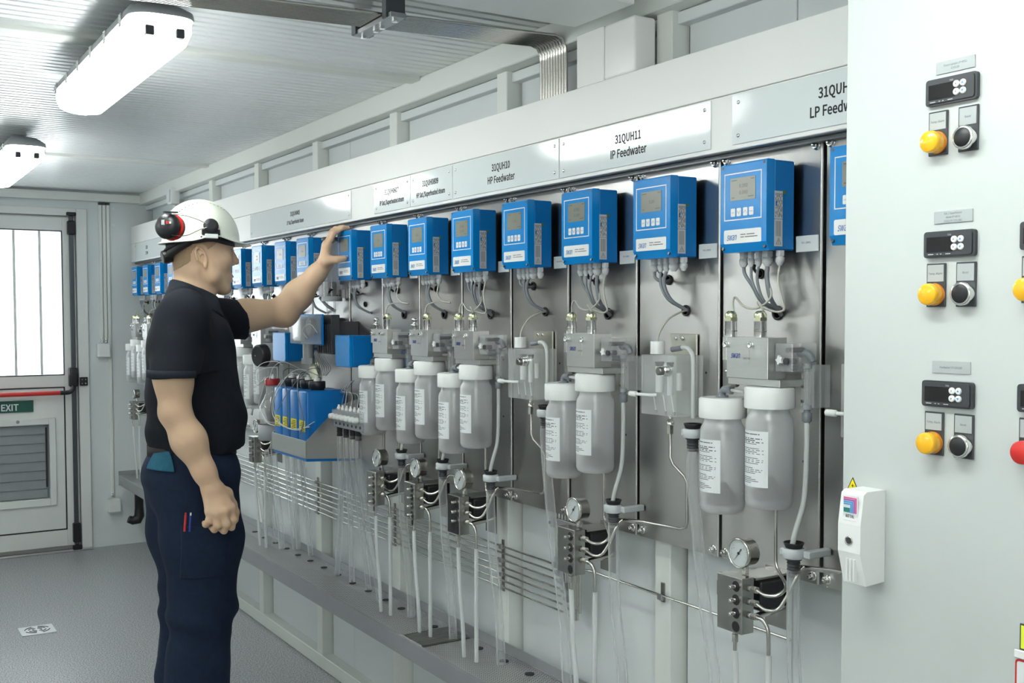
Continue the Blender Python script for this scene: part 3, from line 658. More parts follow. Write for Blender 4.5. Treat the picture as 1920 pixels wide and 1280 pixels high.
def rotameter(k):
    b = BASE[k]; q = lambda y: y-Y0+b
    t = thing('flow_meter', (1.54, q(1.413), 1.25), '', 'flow meter', 'clear tube flow meters')
    MB().box(1.532, 1.576, q(1.397), q(1.429), 1.250, 1.330, .0008).build('clear_body', 'acrylic', t)
    MB().cyl((1.529, q(1.411), 1.256), (1.529, q(1.411), 1.324), .0062, 12).build('meter_tube', 'hose_clear', t)
    s = MB()
    for i in range(9): s.box(1.5312, 1.5318, q(1.418), q(1.4205 if i % 2 else 1.423), 1.262+i*.006, 1.2626+i*.006)
    s.build('scale_marks', 'print_grey', t)
    MB().cyl((1.529, q(1.411), 1.247), (1.529, q(1.411), 1.256), .0085, 12).build('end_fitting', 'drum_grey', t); MB().cyl((1.529, q(1.411), 1.324), (1.529, q(1.411), 1.333), .0085, 12).build('end_fitting', 'drum_grey', t)
    MB().lathe((1.529, q(1.411), 1.247), (0, 0, -1), [(0, .006), (.005, .006), (.006, .0095), (.022, .0095), (.024, .006)], 12).build('hose_coupling', 'grey_fit', t)
    for z in (1.262, 1.29): MB().cyl((1.5318, q(1.4225), z), (1.527, q(1.4225), z), .003, 8).build('mounting_screw', 'steel_dark', t)
    MB().sweep([(1.529, q(1.411), 1.226), (1.529, q(1.411), 1.17), (1.527, q(1.414), 1.08), (1.515, q(1.423), 1.02), (1.511, q(1.427), .992)], .0052, 8, sub=5).build('outlet_hose', 'hose_milky', t)
    return t
r0 = rotameter(0); place(r0, [0, 2, 4, 5, 6, 10, 11, 16, 17, 18], 'clear flow meter with hose %s', 0)

def bottle(name, k, yc, xc, z0, z1, lb):
    b = BASE[k]; c = (xc, b+yc-Y0, z0); h = z1-z0; r = .0445
    t = thing('resin_bottle', c, '', 'bottle', 'frosted resin bottles with white caps')
    MB().lathe(c, (0, 0, 1), [(0, r*.80), (.004, r*.93), (.012, r), (h-.070, r), (h-.060, r*.97), (h-.052, r*.86), (h-.046, r*.82), (h-.040, r*.82)], 28).build('bottle_body', 'frosted', t)
    MB().lathe((c[0], c[1], z1), (0, 0, -1), [(0, r*.98), (.002, r*1.05), (.0035, r*1.07), (.038, r*1.07), (.0405, r*1.05)], 32).build('cap', 'cap_white', t)
    MB().lathe((c[0], c[1], z0+.003), (0, 0, 1), [(.012, r*.62), (.018, r*.74), (.027, r*.70), (.044, .017), (.056, .008)], 20).build('resin_bed', 'residue', t)
    MB().cyl((c[0], c[1], z0+.01), (c[0], c[1], z1-.045), .0035, 8).build('dip_tube', 'hose_milky', t)
    R_ = r*1.006; a0, a1 = math.radians(136), math.radians(222); n = 10; zl0, zl1 = z0+.043, z1-.082; vs = []
    for i in range(n+1):
        a = a0+(a1-a0)*i/n; d = (math.cos(a), math.sin(a))
        vs += [(c[0]+d[0]*rr, c[1]+d[1]*rr, z) for rr in (R_, R_+.0004) for z in (zl0, zl1)]
    fs = []
    for i in range(n):
        a = i*4; e = a+4; fs += [(a, a+1, e+1, e), (a+2, e+2, e+3, a+3), (a+1, a+3, e+3, e+1), (a, e, e+2, a+2)]
    lab = MB().add(vs, fs, False).build('paper_label', 'paper', t)
    li = MB(); rnd = random.Random(7); z = zl1-.006; i = 0
    while z > zl0+.005:
        aa = a0+.07; ab = a1-.05-rnd.uniform(.1, .75); th = .0006 if i > 3 else .0009; m = 5; v2 = []
        for j in range(m+1):
            a = aa+(ab-aa)*j/m; v2 += [(c[0]+math.cos(a)*(R_+.0006), c[1]+math.sin(a)*(R_+.0006), zz) for zz in (z-th, z+th)]
        li.add(v2, [(2*j, 2*j+2, 2*j+3, 2*j+1) for j in range(m)]); z -= .0033 if (i % 4) else .0085; i += 1
    li.build('label_text', 'print_grey', lab)
    return t
def bottle_pairs(k0, ks, extra):
    b1 = bottle('a', k0, 1.470, 1.492, 1.058, 1.2885, ''); place(b1, ks, 'frosted bottle, right one of the pair %s', k0)
    b2 = bottle('b', k0, 1.598, 1.492, 1.030, 1.260, ''); place(b2, ks, 'frosted bottle, lower left one of the pair %s', k0)
bottle_pairs(0, [0, 2, 4, 5, 6, 10, 11, 16, 17, 18], 0)
def head_fit(k):
    b = BASE[k]; q = lambda y: y-Y0+b
    t = thing('bottle_fitting', (1.49, q(1.59), 1.262), '', 'fitting', 'grey elbows on the left bottles')
    MB().lathe((1.49, q(1.598), 1.2605), (0, 0, 1), [(0, .013), (.003, .013), (.004, .007), (.010, .007)], 12).sweep([(1.49, q(1.598), 1.27), (1.49, q(1.592), 1.276), (1.49, q(1.578), 1.276)], .0075, 8).hexa((1.49, q(1.578), 1.276), (1.49, q(1.570), 1.276), .009).build('elbow', 'grey_fit', t)
    MB().cyl((1.49, q(1.570), 1.276), (1.49, q(1.535), 1.274), .004, 8).build('link_tube', 'hose_milky', t)
    MB().sweep([(1.49, q(1.575), 1.28), (1.49, q(1.565), 1.287), (1.49, q(1.555), 1.289)], .006, 8).build('nipple', 'steel_dark', t)
    return t
h0 = head_fit(0); place(h0, [0, 2, 4, 5, 6, 10], 'grey elbow on the lower left bottle cap %s', 0)

# clear acrylic measuring cells
def acrylic_cell(k):
    b = BASE[k]; q = lambda y: y-(Y0+P)+b
    t = thing('measuring_cell', (1.53, q(1.80), 1.205), '', 'measuring cell', 'clear acrylic measuring cells')
    MB().box(1.570, 1.5745, q(1.765), q(1.852), 1.205, 1.383, .0008).build('back_plate', 'plate_beige', t)
    for y in (1.830, 1.808): MB().lathe((1.570, q(y), 1.373), (-1, 0, 0), [(0, .0045), (.003, .0045), (.0035, .002)], 8).build('screw', 'chrome', t)
    MB().box(1.490, 1.567, q(1.738), q(1.855), 1.208, 1.338, .0015).build('acrylic_body', 'acrylic', t)
    cp = MB().lathe((1.506, q(1.818), 1.340), (0, 0, 1), [(0, .0160), (.0265, .0160), (.0275, .0150)], 20).build('cell_cap', 'white_plastic', t)
    for y, r, z0, z1 in ((1.834, .0088, 1.255, 1.312), (1.798, .0068, 1.250, 1.312), (1.768, .0066, 1.262, 1.300)):
        MB().cyl((1.525, q(y), z0), (1.525, q(y), z1), r, 12).build('inner_tube', 'white_plastic', t)
        if z1 > 1.31: MB().lathe((1.525, q(y), z1), (0, 0, 1), [(0, r*.9), (.010, r*1.25)], 12).build('inner_seal', 'black', t)
    for y in (1.815, 1.782, 1.755):
        MB().cyl((1.500, q(y), 1.212), (1.505, q(y+.016), 1.252), .0014, 6).build('inner_needle', 'hose_milky', t)
        MB().cyl((1.50, q(y), 1.210), (1.50, q(y), 1.218), .003, 6).build('needle_seat', 'steel_dark', t)
    MB().lathe((1.4895, q(1.762), 1.306), (-1, 0, 0), [(0, .0125), (.004, .0125), (.006, .0115), (.016, .0115), (.018, .010)], 14, False).build('adjusting_knob', 'chrome', t)
    MB().lathe((1.4715, q(1.762), 1.306), (-1, 0, 0), [(0, .009), (.010, .009), (.011, .007)], 14).build('knob_collar', 'steel_dark', t)
    MB().sweep([(1.488, q(1.800), 1.252), (1.478, q(1.806), 1.252), (1.470, q(1.850), 1.252)], .0035, 8).lathe((1.470, q(1.846), 1.252), (0, 1, 0), [(0, .0035), (.002, .0062), (.022, .0062), (.024, .004)], 12).build('lever', 'white_plastic', t)
    MB().lathe((1.525, q(1.797), 1.207), (0, 0, -1), [(0, .006), (.012, .006), (.0125, .0085), (.020, .0085)], 12).hexa((1.525, q(1.797), 1.185), (1.525, q(1.797), 1.166), .0075).build('inlet_fitting', 'steel_tube', t)
    MB().sweep([(1.522, q(1.79), 1.350), (1.526, q(1.775), 1.352), (1.528, q(1.765), 1.354)], .006, 8).build('outlet_elbow', 'grey_fit', t)
    MB().sweep([(1.528, q(1.770), 1.354), (1.530, q(1.752), 1.355), (1.530, q(1.738), 1.348), (1.530, q(1.731), 1.335), (1.530, q(1.729), 1.30), (1.530, q(1.729), 1.205)], .0050, 8, sub=4).build('outlet_hose', 'hose_milky', t)
    MB().sweep([(1.506, q(1.818), 1.365), (1.508, q(1.815), 1.385), (1.52, q(1.800), 1.415), (1.55, q(1.795), 1.430), (1.575, q(1.802), 1.434)], .0024, 7, sub=4).build('sensor_cable', 'cable_beige', t)
    pts = [(1.525, q(1.797), 1.168), (1.525, q(1.797), 1.115), (1.527, q(1.790), 1.100), (1.545, q(1.775), 1.075), (1.549, q(1.769), 1.060), (1.549, q(1.768), .975), (1.549, q(1.773), .962), (1.549, q(1.79), .956), (1.545, q(1.92), .952), (1.53, q(1.985), .948)]
    MB().sweep(pts, .0036, 8).build('steel_pipe', 'steel_tube', t)
    return t
c0 = acrylic_cell(1); place(c0, [-1, 1, 3], 'clear measuring cell with white cap %s', 1)

# gauges and valve blocks
def gauge(k):
    b = BASE[k]; q = lambda y: y-Y0+b; c = (1.470, q(1.528), .961)
    t = thing('pressure_gauge', (1.48, q(1.528), .93), '', 'gauge', 'steel pressure gauges on the valve blocks')
    MB().lathe((1.503, c[1], c[2]), (-1, 0, 0), [(0, .024), (.002, .0265), (.026, .0265), (.027, .0295), (.033, .0300), (.035, .0285), (.035, .0268), (.0300, .0265)], 32).build('case', 'steel_tube', t)
    dl = MB().lathe((1.4725, c[1], c[2]), (-1, 0, 0), [(0, .0262), (.001, .0262)], 28, False).build('dial', 'white_plastic', t)
    s = MB()
    for i in range(28):
        a = math.radians(-135+i*10); a = math.radians(225-i*10); r0_, r1 = (.0185 if i % 3 == 0 else .0205), .0225
        u, w_ = Vector((0, -math.cos(a), math.sin(a))), Vector((0, math.sin(a), math.cos(a)))
        o = Vector((1.4711, c[1], c[2])); h = .0003
        s.add([o+u*r0_+w_*h, o+u*r1+w_*h, o+u*r1-w_*h, o+u*r0_-w_*h], [(0, 1, 2, 3)])
    s.build('tick_marks', 'print_black', dl)
    r_ = MB()
    for a in (150, 40): 
        a = math.radians(a); o = Vector((1.4710, c[1]-.0165*math.cos(a), c[2]+.0165*math.sin(a))); r_.box(o.x, o.x+.0002, o.y-.002, o.y+.002, o.z-.0005, o.z+.0005)
    r_.build('red_mark', 'red', dl)
    a = math.radians(232); u = Vector((0, -math.cos(a), math.sin(a))); w_ = Vector((0, math.sin(a), math.cos(a))); o = Vector((1.4700, c[1], c[2]))
    MB().prism([o+u*.021, o+w_*.0012, o-u*.010+w_*.002, o-u*.013, o-u*.010-w_*.002, o-w_*.0012], (.0006, 0, 0)).lathe((1.4705, c[1], c[2]), (-1, 0, 0), [(0, .0028), (.0015, .0028)], 10).build('pointer', 'print_black', dl)
    MB().lathe((1.4702, c[1], c[2]), (-1, 0, 0), [(0, .0262), (.0006, .0262)], 28, False).build('gauge_glass', 'glass', t)
    MB().cyl((1.488, c[1]-.001, .9365), (1.488, c[1]-.001, .928), .006, 10).hexa((1.488, c[1]-.001, .928), (1.488, c[1]-.001, .9185), .0075).build('stem', 'steel_tube', t)
    return t
g0 = gauge(0); KV = [0, 2, 4, 5, 6, 10, 18]; place(g0, KV, 'round steel pressure gauge %s', 0)
def valve_block(k, holes):
    b = BASE[k]; q = lambda y: y-Y0+b; zt, zb = .917, .808
    t = thing('valve_block', (1.47, q(1.54), zb), '', 'valve block', 'steel needle valve blocks')
    MB().box(1.455, 1.488, q(1.503), q(1.572), zb, zt, .0015).build('block', 'block_steel', t)
    MB().box(1.457, 1.486, q(1.5725), q(1.5745), .872, .90).build('side_plate', 'steel_dark', t)
    for i in range(4):
        z = .900-i*.0262
        MB().cyl((1.4548, q(1.519), z), (1.4555, q(1.519), z), .0105, 18).build('valve_recess', 'black', t)
        if i < 3 or holes == 4: MB().lathe((1.4545, q(1.519), z), (-1, 0, 0), [(0, .0042), (.016, .0042), (.017, .0030)], 10).build('valve_spindle', 'steel_tube', t)
    for i in range(4):
        z = .900-i*.0262-.004
        if i < 3:
            MB().cyl((1.478, q(1.5028), z), (1.478, q(1.499), z), .0048, 8).build('ferrule', 'white_plastic', t)
            MB().hexa((1.478, q(1.499), z), (1.479, q(1.486), z), .0072).build('fitting_nut', 'steel_tube', t)
    MB().box(1.490, 1.5765, q(1.50), q(1.56), .9105, .9145).build('support_plate', 'block_steel', t)
    MB().box(1.5745, 1.5768, q(1.50), q(1.56), .80, .92).build('support_flange', 'block_steel', t)
    MB().box(1.500, 1.565, q(1.497), q(1.545), .848, .905, .003).build('cooler_box', 'black', t)
    MB().cyl((1.50, q(1.512), .835), (1.574, q(1.512), .845), .007, 10).build('bracket_rod', 'steel_tube', t)
    Z = lambda i: .900-i*.0262-.004
    MB().sweep([(1.479, q(1.488), Z(0)), (1.483, q(1.468), Z(0)-.006), (1.495, q(1.452), Z(0)-.005), (1.510, q(1.446), Z(0)+.004), (1.52, q(1.452), Z(0)+.012), (1.53, q(1.475), .922), (1.535, q(1.490), .935), (1.536, q(1.494), .96), (1.536, q(1.494), 1.10)], .0036, 8, sub=4).build('sample_pipe', 'steel_tube', t)
    MB().sweep([(1.479, q(1.488), Z(1)), (1.483, q(1.466), Z(1)-.008), (1.495, q(1.448), Z(1)-.004), (1.508, q(1.435), Z(1)+.025), (1.516, q(1.424), Z(1)+.055), (1.53, q(1.418), .948), (1.55, q(1.395), .944), (1.55, q(1.345), .950)], .0036, 8, sub=4).build('return_pipe', 'steel_tube', t)
    MB().sweep([(1.479, q(1.488), Z(2)), (1.482, q(1.474), Z(2)-.003), (1.485, q(1.464), Z(2)-.018), (1.486, q(1.462), .80), (1.486, q(1.462), .768)], .0042, 8, sub=3).build('drain_pipe', 'steel_tube', t)
    MB().hexa((1.469, q(1.535), zb-.0005), (1.469, q(1.535), zb-.006), .005).hexa((1.469, q(1.535), zb-.007), (1.469, q(1.535), zb-.022), .0068).cyl((1.469, q(1.535), zb-.022), (1.469, q(1.535), zb-.045), .0038, 8).build('bottom_fitting', 'steel_tube', t)
    MB().sweep([(1.469, q(1.535), zb-.040), (1.472, q(1.533), .66), (1.480, q(1.532), .56), (1.484, q(1.530), .452)], .0062, 8, sub=4).build('milky_hose', 'hose_milky', t)
    MB().sweep([(1.486, q(1.462), .775), (1.487, q(1.464), .66), (1.490, q(1.470), .55), (1.491, q(1.472), .452)], .0062, 8, sub=4).build('milky_hose', 'hose_milky', t)
    return t
v0 = valve_block(0, 3); place(v0, [0, 2, 4, 10, 18], 'steel valve block with three spindles %s', 0)
v1 = valve_block(5, 4); place(v1, [5, 6], 'steel valve block with four spindles %s', 5)

# drain funnels in white clamps
def funnel(k, yy, zz, lb, first_ks, bend):
    b = BASE[k]; c = (1.511, b+yy, zz)
    t = thing('drain_funnel', c, '', 'funnel', 'drain funnels in white clamps')
    MB().lathe((c[0], c[1], zz+.002), (0, 0, 1), [(0, .0155), (.006, .018), (.009, .0195), (.010, .0185), (.004, .013), (.004, 0)], 18).build('funnel_rim', 'black', t)
    MB().lathe((c[0], c[1], zz-.018), (0, 0, 1), [(0, .0195), (.002, .0215), (.017, .0215), (.019, .0195)], 18).box(1.515, 1.576, c[1]-.034, c[1]-.019, zz-.016, zz-.002, .002).box(1.50, 1.522, c[1]+.019, c[1]+.026, zz-.016, zz-.002, .002).build('clamp', 'funnel_grey', t)
    n = [(0, .015), (.003, .0155), (.005, .0125)]
    for i in range(4): n += [(.006+i*.006, .0115), (.010+i*.006, .0128), (.0105+i*.006, .011)]
    MB().lathe((c[0], c[1], zz-.018), (0, 0, -1), n, 16).build('barbed_nipple', 'charcoal', t)
    hp = [(c[0], c[1], zz-.04), (c[0], c[1], zz-.10)]+[(c[0]+dx, c[1]+dy, z) for dx, dy, z in bend]
    MB().sweep(hp, .0128, 12, sub=5).build('drain_hose', 'hose_clear', t)
    return t
BD = [(.01, .006, .75), (.022, -.004, .60), (.03, -.004, .452)]
d0 = funnel(0, .006, .985, '', [], BD); place(d0, [0, 2, 4, 5, 6, 10], 'black drain funnel with clear hose %s', 0)
BD2 = [(.012, -.02, .85), (.022, -.05, .65), (.03, -.055, .452)]
d1 = funnel(1, .012, 1.185, '', [], BD2); place(d1, [1, 3], 'drain funnel half hidden behind a bottle %s', 1)
# ------------------------------------------------------------------ sample pipes on the wall
zs = [.7575, .738, .7185, .697, .678, .6575, .638]
for i, z in enumerate(zs):
    y1 = (2.36-i*.006); o = MB().sweep([(1.607, y1, z), (1.607, 6.3, z)], .0032, 7).build('sample_pipe', 'steel_tube', None)
    tag(o, ['topmost', 'second', 'third', 'fourth', 'fifth', 'sixth', 'lowest'][i]+' of the seven thin steel pipes running along the wall', 'pipe', 'thin steel sample pipes along the wall')
for i, z in enumerate((.925, .905)):
    o = MB().sweep([(1.607, 3.0, z), (1.607, 6.2, z)], .0032, 7).build('sample_pipe', 'steel_tube', None)
    tag(o, ('upper', 'lower')[i]+' of two thin steel pipes right below the mounting plates', 'pipe', 'thin steel sample pipes along the wall')
o = MB().sweep([(1.607, 1.52, .770), (1.607, 2.20, .772), (1.600, 2.225, .772), (1.592, 2.235, .772)], .0032, 7).build('sample_pipe', 'steel_tube', None)
tag(o, 'single steel pipe running right to the nearest valve block', 'pipe', 'thin steel sample pipes along the wall')
for y, z0, z1, lb in ((2.64, .625, .775, 'second'), (3.36, .625, .775, 'third'), (4.07, .625, .775, 'fourth'), (1.925, .755, .80, 'nearest')):
    t = thing('pipe_clip_rail', (1.61, y, z0), 'small steel pipe clips on the %s post from the cabinet' % lb, 'pipe clip')
    MB().box(1.611, 1.6148, y-.006, y+.006, z0, z1, .0005).build('rail', 'steel_dark', t)
    z = z0+.012
    while z < z1:
        MB().box(1.601, 1.6105, y-.009, y+.009, z-.007, z+.007, .002).build('clip', 'galv', t); z += .0395
t = thing('pipe_header', (1.58, 2.30, .64), 'row of upright steel tubes with elbow fittings and a clamp bar', 'pipe header')
for i in range(7):
    y = 2.345-i*.014; z = zs[i]
    MB().sweep([(1.600, y, z+.01), (1.600, y, .93)], .0035, 7).build('upright_tube', 'steel_tube', t)
    MB().hexa((1.606, y+.012, z), (1.606, y+.026, z), .0075).hexa((1.600, y, z+.012), (1.600, y, z+.026), .0075).box(1.596, 1.608, y-.006, y+.012, z-.006, z+.012, .002).build('elbow_fitting', 'galv', t)
MB().box(1.588, 1.594, 2.236, 2.362, .862, .888, .001).build('clamp_bar', 'steel_block', t)
for y in (2.355, 2.245): MB().hexa((1.588, y, .875), (1.583, y, .875), .005).build('bolt', 'chrome', t)
MB().sweep([(1.590, 2.236, .93), (1.590, 2.236, .64)], .0035, 7).sweep([(1.590, 2.225, .93), (1.590, 2.225, .66)], .0035, 7).build('upright_tube', 'steel_tube', t)

# ------------------------------------------------------------------ reagent station (blue canisters)
tr = thing('canister_tray', (1.45, 3.75, .92), 'bent sheet steel tray holding the four blue canisters', 'tray')
ya, yb = 3.575, 3.925
MB().box(1.372, 1.375, ya, yb, .922, .985, .0005).build('front_panel', 'steel_block', tr)
for y in (ya, yb-.003): MB().prism([(1.3755, y, .922), (1.572, y, .910), (1.572, y, 1.125), (1.50, y, 1.105), (1.3755, y, .985)], (0, .003, 0)).build('side_panel', 'steel_block', tr)
MB().prism([(1.3755, ya+.003, .9225), (1.572, ya+.003, .911), (1.572, ya+.003, .9145), (1.3755, ya+.003, .926)], (0, yb-ya-.006, 0)).build('tray_floor', 'steel_block', tr)
MB().prism([(1.376, ya+.002, .9215), (1.57, ya+.002, .9095), (1.57, ya+.002, .902), (1.376, ya+.002, .912)], (0, yb-ya-.01, 0)).build('drip_mat', 'blue_can', tr)
for i in range(4):
    a = 3.581+i*.0845; c = a+.040
    t = thing('reagent_canister', (1.44, c, .927), ['nearest of the four blue canisters, its broad side in view', 'second blue canister from the right', 'third blue canister from the right', 'leftmost of the four blue canisters'][i], 'canister', 'blue reagent canisters in the steel tray')
    MB().box(1.378, 1.530, a, a+.079, .928, 1.160, .009, 3).build('canister_body', 'blue_can', t)
    MB().box(1.41, 1.50, a-.0018, a, .955, 1.12, .001).build('side_rib', 'blue_can', t)
    MB().lathe((1.435, c, 1.160), (0, 0, 1), [(0, .026), (.006, .026), (.007, .030), (.030, .030), (.032, .027)], 20).build('screw_cap', 'black', t)
    MB().lathe((1.435, c, 1.192), (0, 0, 1), [(0, .012), (.010, .012), (.011, .006), (.018, .006)], 10).build('cap_fitting', 'white_plastic', t)
    lb = MB().rrect(1.3776, a+.012, a+.070, 1.014, 1.054, .002, .0006, 2).build('yellow_label', 'yellow_label', t)
    s = MB()
    for j in range(6): s.box(1.3772, 1.3775, a+.018, a+.064-(j % 3)*.006, 1.0165+j*.0058, 1.0185+j*.0058)
    s.build('label_text', 'print_black', lb)
# supply lines of the canisters: thin capillary loops
def cap(pts, lb, r=.0013, m='cable_white', nm='capillary_line'):
    P_ = [ax(px, py, x) for px, py, x in pts]
    o = MB().sweep(P_, r, 6, sub=5).build(nm, m, None); return tag(o, lb, 'tube', 'thin lines looping around the blue canisters')
cap([(575, 708, 1.45), (552, 700, 1.40), (527, 715, 1.36), (513, 745, 1.355), (511, 775, 1.355), (525, 795, 1.355), (551, 804, 1.36), (580, 800, 1.37)], 'outer white capillary loop crossing the canister labels', .0016)
cap([(600, 705, 1.47), (560, 692, 1.40), (533, 712, 1.36), (516, 745, 1.352), (514, 772, 1.352), (530, 797, 1.352), (560, 806, 1.36), (590, 790, 1.40)], 'inner white capillary loop crossing the canister labels', .0016)
cap([(561, 700, 1.44), (545, 690, 1.42), (530, 700, 1.37), (538, 740, 1.358), (539, 790, 1.358), (541, 812, 1.362)], 'grey line hanging in front of the second canister', .0020, 'cable_grey')
cap([(580, 702, 1.45), (566, 698, 1.42), (558, 720, 1.365), (562, 755, 1.355), (569, 790, 1.355), (562, 815, 1.36)], 'grey line hanging in front of the nearest canister label', .0020, 'cable_grey')
cap([(600, 690, 1.48), (575, 695, 1.45), (540, 735, 1.36), (520, 770, 1.352)], 'dark line slanting over the left canister', .0015, 'grey_fit')
cap([(505, 712, 1.42), (512, 690, 1.44), (530, 678, 1.46), (560, 690, 1.47)], 'capillary arching from the red cap to the pump', .0014)
cap([(497, 712, 1.42), (490, 740, 1.41), (486, 760, 1.40), (500, 790, 1.38), (515, 798, 1.36)], 'capillary curving under the glass flask', .0014)
cap([(499, 706, 1.42), (482, 722, 1.41), (477, 700, 1.41), (490, 682, 1.42), (515, 677, 1.43), (530, 684, 1.44)], 'wide white loop left of the red cap', .0014)
cap([(503, 706, 1.42), (486, 716, 1.41), (483, 700, 1.41), (496, 690, 1.42), (520, 688, 1.44)], 'narrow white loop left of the red cap', .0014)
for i in range(8):
    x0 = 583+i*3.2; cap([(x0, 655+i, 1.45), (x0+6, 676, 1.45), (592+i*4, 690, 1.46), (598+i*2, 704, 1.46)], ORD[i]+' grey line of the fan below the photometer, from the left', .0012, 'grey_fit' if i % 2 else 'cable_grey')
for i in range(7):
    cap([(664-i*.5, 713, 1.52), (655-i*3, 722+i*2, 1.50), (645+i*5, 740, 1.48), (640+i*6, 766, 1.465)], ORD[i]+' thin line feeding the hose manifold, from the left', .0012, 'cable_white' if i % 2 else 'cable_grey')
# red capped flask in a grey holder
t = thing('glass_flask', (1.44, 4.10, .99), 'clear flask with a red screw cap left of the canisters', 'flask')
MB().lathe((1.44, 4.105, 1.0), (0, 0, 1), [(0, .050), (.03, .055), (.07, .050), (.10, .034), (.125, .024), (.150, .024)], 20).build('flask_body', 'acrylic', t)
MB().lathe((1.44, 4.105, 1.151), (0, 0, 1), [(0, .029), (.024, .030), (.026, .027)], 20).build('red_cap', 'red_cap', t)
for y in (4.095, 4.118): MB().lathe((1.44, y, 1.1775), (0, 0, 1), [(0, .007), (.008, .007), (.009, .004), (.018, .003)], 10).build('cap_port', 'white_plastic', t)
MB().lathe((1.44, 4.105, 1.01), (0, 0, 1), [(0, .020), (.05, .035), (.08, .030)], 14).build('stirrer', 'steel_dark', t)
t = thing('flask_holder', (1.46, 4.10, .93), 'grey cup shaped holder under the red capped flask', 'holder')
MB().lathe((1.44, 4.105, .935), (0, 0, 1), [(0, .052), (.003, .057), (.062, .058), (.062, .0555), (.004, .054)], 24).box(1.49, 1.576, 4.08, 4.13, .94, .96).build('cup', 'drum_grey', t)
t = thing('mixing_motor', (1.45, 4.20, 1.24), 'black round motor head beside the blue box left of the photometer', 'motor')
MB().lathe((1.50, 4.24, 1.265), (-1, -.28, 0), [(0, .050), (.05, .050), (.052, .047)], 22).build('motor_body', 'drum_grey', t)
MB().lathe((1.449, 4.226, 1.265), (-1, -.28, 0), [(0, .047), (.030, .044), (.034, .038)], 22).build('motor_cap', 'black', t)
MB().cyl((1.41, 4.2155, 1.265), (1.408, 4.215, 1.265), .003, 8).build('screw', 'chrome', t)
MB().box(1.50, 1.576, 4.20, 4.28, 1.24, 1.29).build('motor_bracket', 'steel_block', t)
t = thing('backing_disc', (1.57, 4.13, 1.19), 'yellowish round disc on the wall plate behind the red cap', 'disc')
MB().lathe((1.5765, 4.00, 1.188), (-1, 0, 0), [(0, .052), (.006, .052), (.008, .050)], 28).build('disc', 'brass', t)
# small blue boxes
def bluebox(xf, xb, ya, yb, z0, z1, lb, back=1.5765):
    t = thing('pump_box', ((xf+xb)/2, (ya+yb)/2, z0), lb, 'pump box')
    MB().box(xf, xf+.012, ya, yb, z0, z1, .0015).build('lid', 'blue_membrane', t)
    MB().box(xf+.0125, xb, ya+.0008, yb-.0008, z0+.0008, z1-.0008, .0015).build('box_body', 'blue', t)
    for y in (ya+.005, yb-.005):
        for z in (z0+.006, z1-.006): MB().cyl((xf-.0006, y, z), (xf+.002, y, z), .0028, 8).build('screw', 'charcoal', t)
    MB().cyl((xb, (ya+yb)/2, (z0+z1)/2), (back, (ya+yb)/2, (z0+z1)/2), .02, 14).build('spigot', 'galv', t)
a = ax(628, 628, 1.445); b_ = ax(655, 689, 1.445)
bluebox(1.445, 1.532, b_.y, a.y, b_.z, a.z, 'small plain blue box between the canisters and the nearest bottles')
a = ax(511, 623, 1.40); b_ = ax(535, 678, 1.40)
bluebox(1.40, 1.515, b_.y, a.y, b_.z, a.z, 'small plain blue box left of the photometer')
# photometer with clear cover
t = thing('photometer', (1.45, 3.60, 1.30), 'clear covered photometer housing under the raised forearm', 'photometer')
a = ax(543, 591, 1.39); b_ = ax(582, 646, 1.39); c_ = b_.y
MB().box(1.39, 1.432, c_, a.y, b_.z, a.z, .004, 2).build('clear_cover', 'acrylic', t)
MB().box(1.4325, 1.440, c_-.004, a.y+.004, b_.z-.004, a.z+.004, .002).build('blue_base', 'blue', t)
MB().box(1.4405, 1.576, a.y-.06, a.y-.01, b_.z+.01, a.z-.01).build('mount', 'black', t)
m_ = (c_+a.y)/2; zc = (a.z+b_.z)/2
MB().box(1.40, 1.42, m_+.02, a.y-.01, b_.z+.01, a.z-.01, .003).build('circuit_board', 'gland', t)
MB().lathe((1.426, m_-.03, zc+.01), (-1, 0, 0), [(-.004, .030), (.01, .034), (.016, .028)], 16).build('detector', 'grey_fit', t)
MB().sweep([(1.41, m_-.02, zc-.03), (1.40, m_+.0, zc+.0), (1.41, m_-.05, zc+.02), (1.42, c_+.010, zc-.01)], .002, 6, sub=4).build('wire', 'cable_white', t)
MB().cyl((1.413, m_-.02, b_.z), (1.413, m_-.02, b_.z-.05), .019, 12).hexa((1.413, m_-.02, b_.z-.05), (1.413, m_-.02, b_.z-.07), .024).build('cuvette_fitting', 'drum_grey', t)
t = thing('cooling_block', (1.50, 3.48, 1.24), 'dark grey finned block with a small warning label right of the photometer', 'block')
a = ax(594, 592, 1.46); b_ = ax(622, 664, 1.46)
MB().box(1.46, 1.492, b_.y, a.y, b_.z, a.z+.004, .002).box(1.4925, 1.5755, b_.y+.03, a.y-.01, b_.z+.02, a.z-.02).build('block_body', 'charcoal', t)
for i in range(6): MB().box(1.4595-.004, 1.4599, b_.y+.006+i*(a.y-b_.y-.012)/6, b_.y+.010+i*(a.y-b_.y-.012)/6, b_.z+.005, a.z-.03).build('fin', 'charcoal', t)
lb = MB().box(1.4540, 1.4550, a.y-.05, a.y-.004, a.z-.022, a.z+.002).build('label', 'paper', t)
MB().prism([(1.4537, a.y-.043, a.z-.008), (1.4537, a.y-.033, a.z-.008), (1.4537, a.y-.038, a.z)], (.0003, 0, 0)).build('warning_triangle', 'signal_yellow', lb)
t = thing('solenoid_valve', (1.50, 3.58, 1.46), 'black solenoid valve below the raised hand', 'valve')
a = ax(597, 529, 1.515); b_ = ax(615, 557, 1.515)
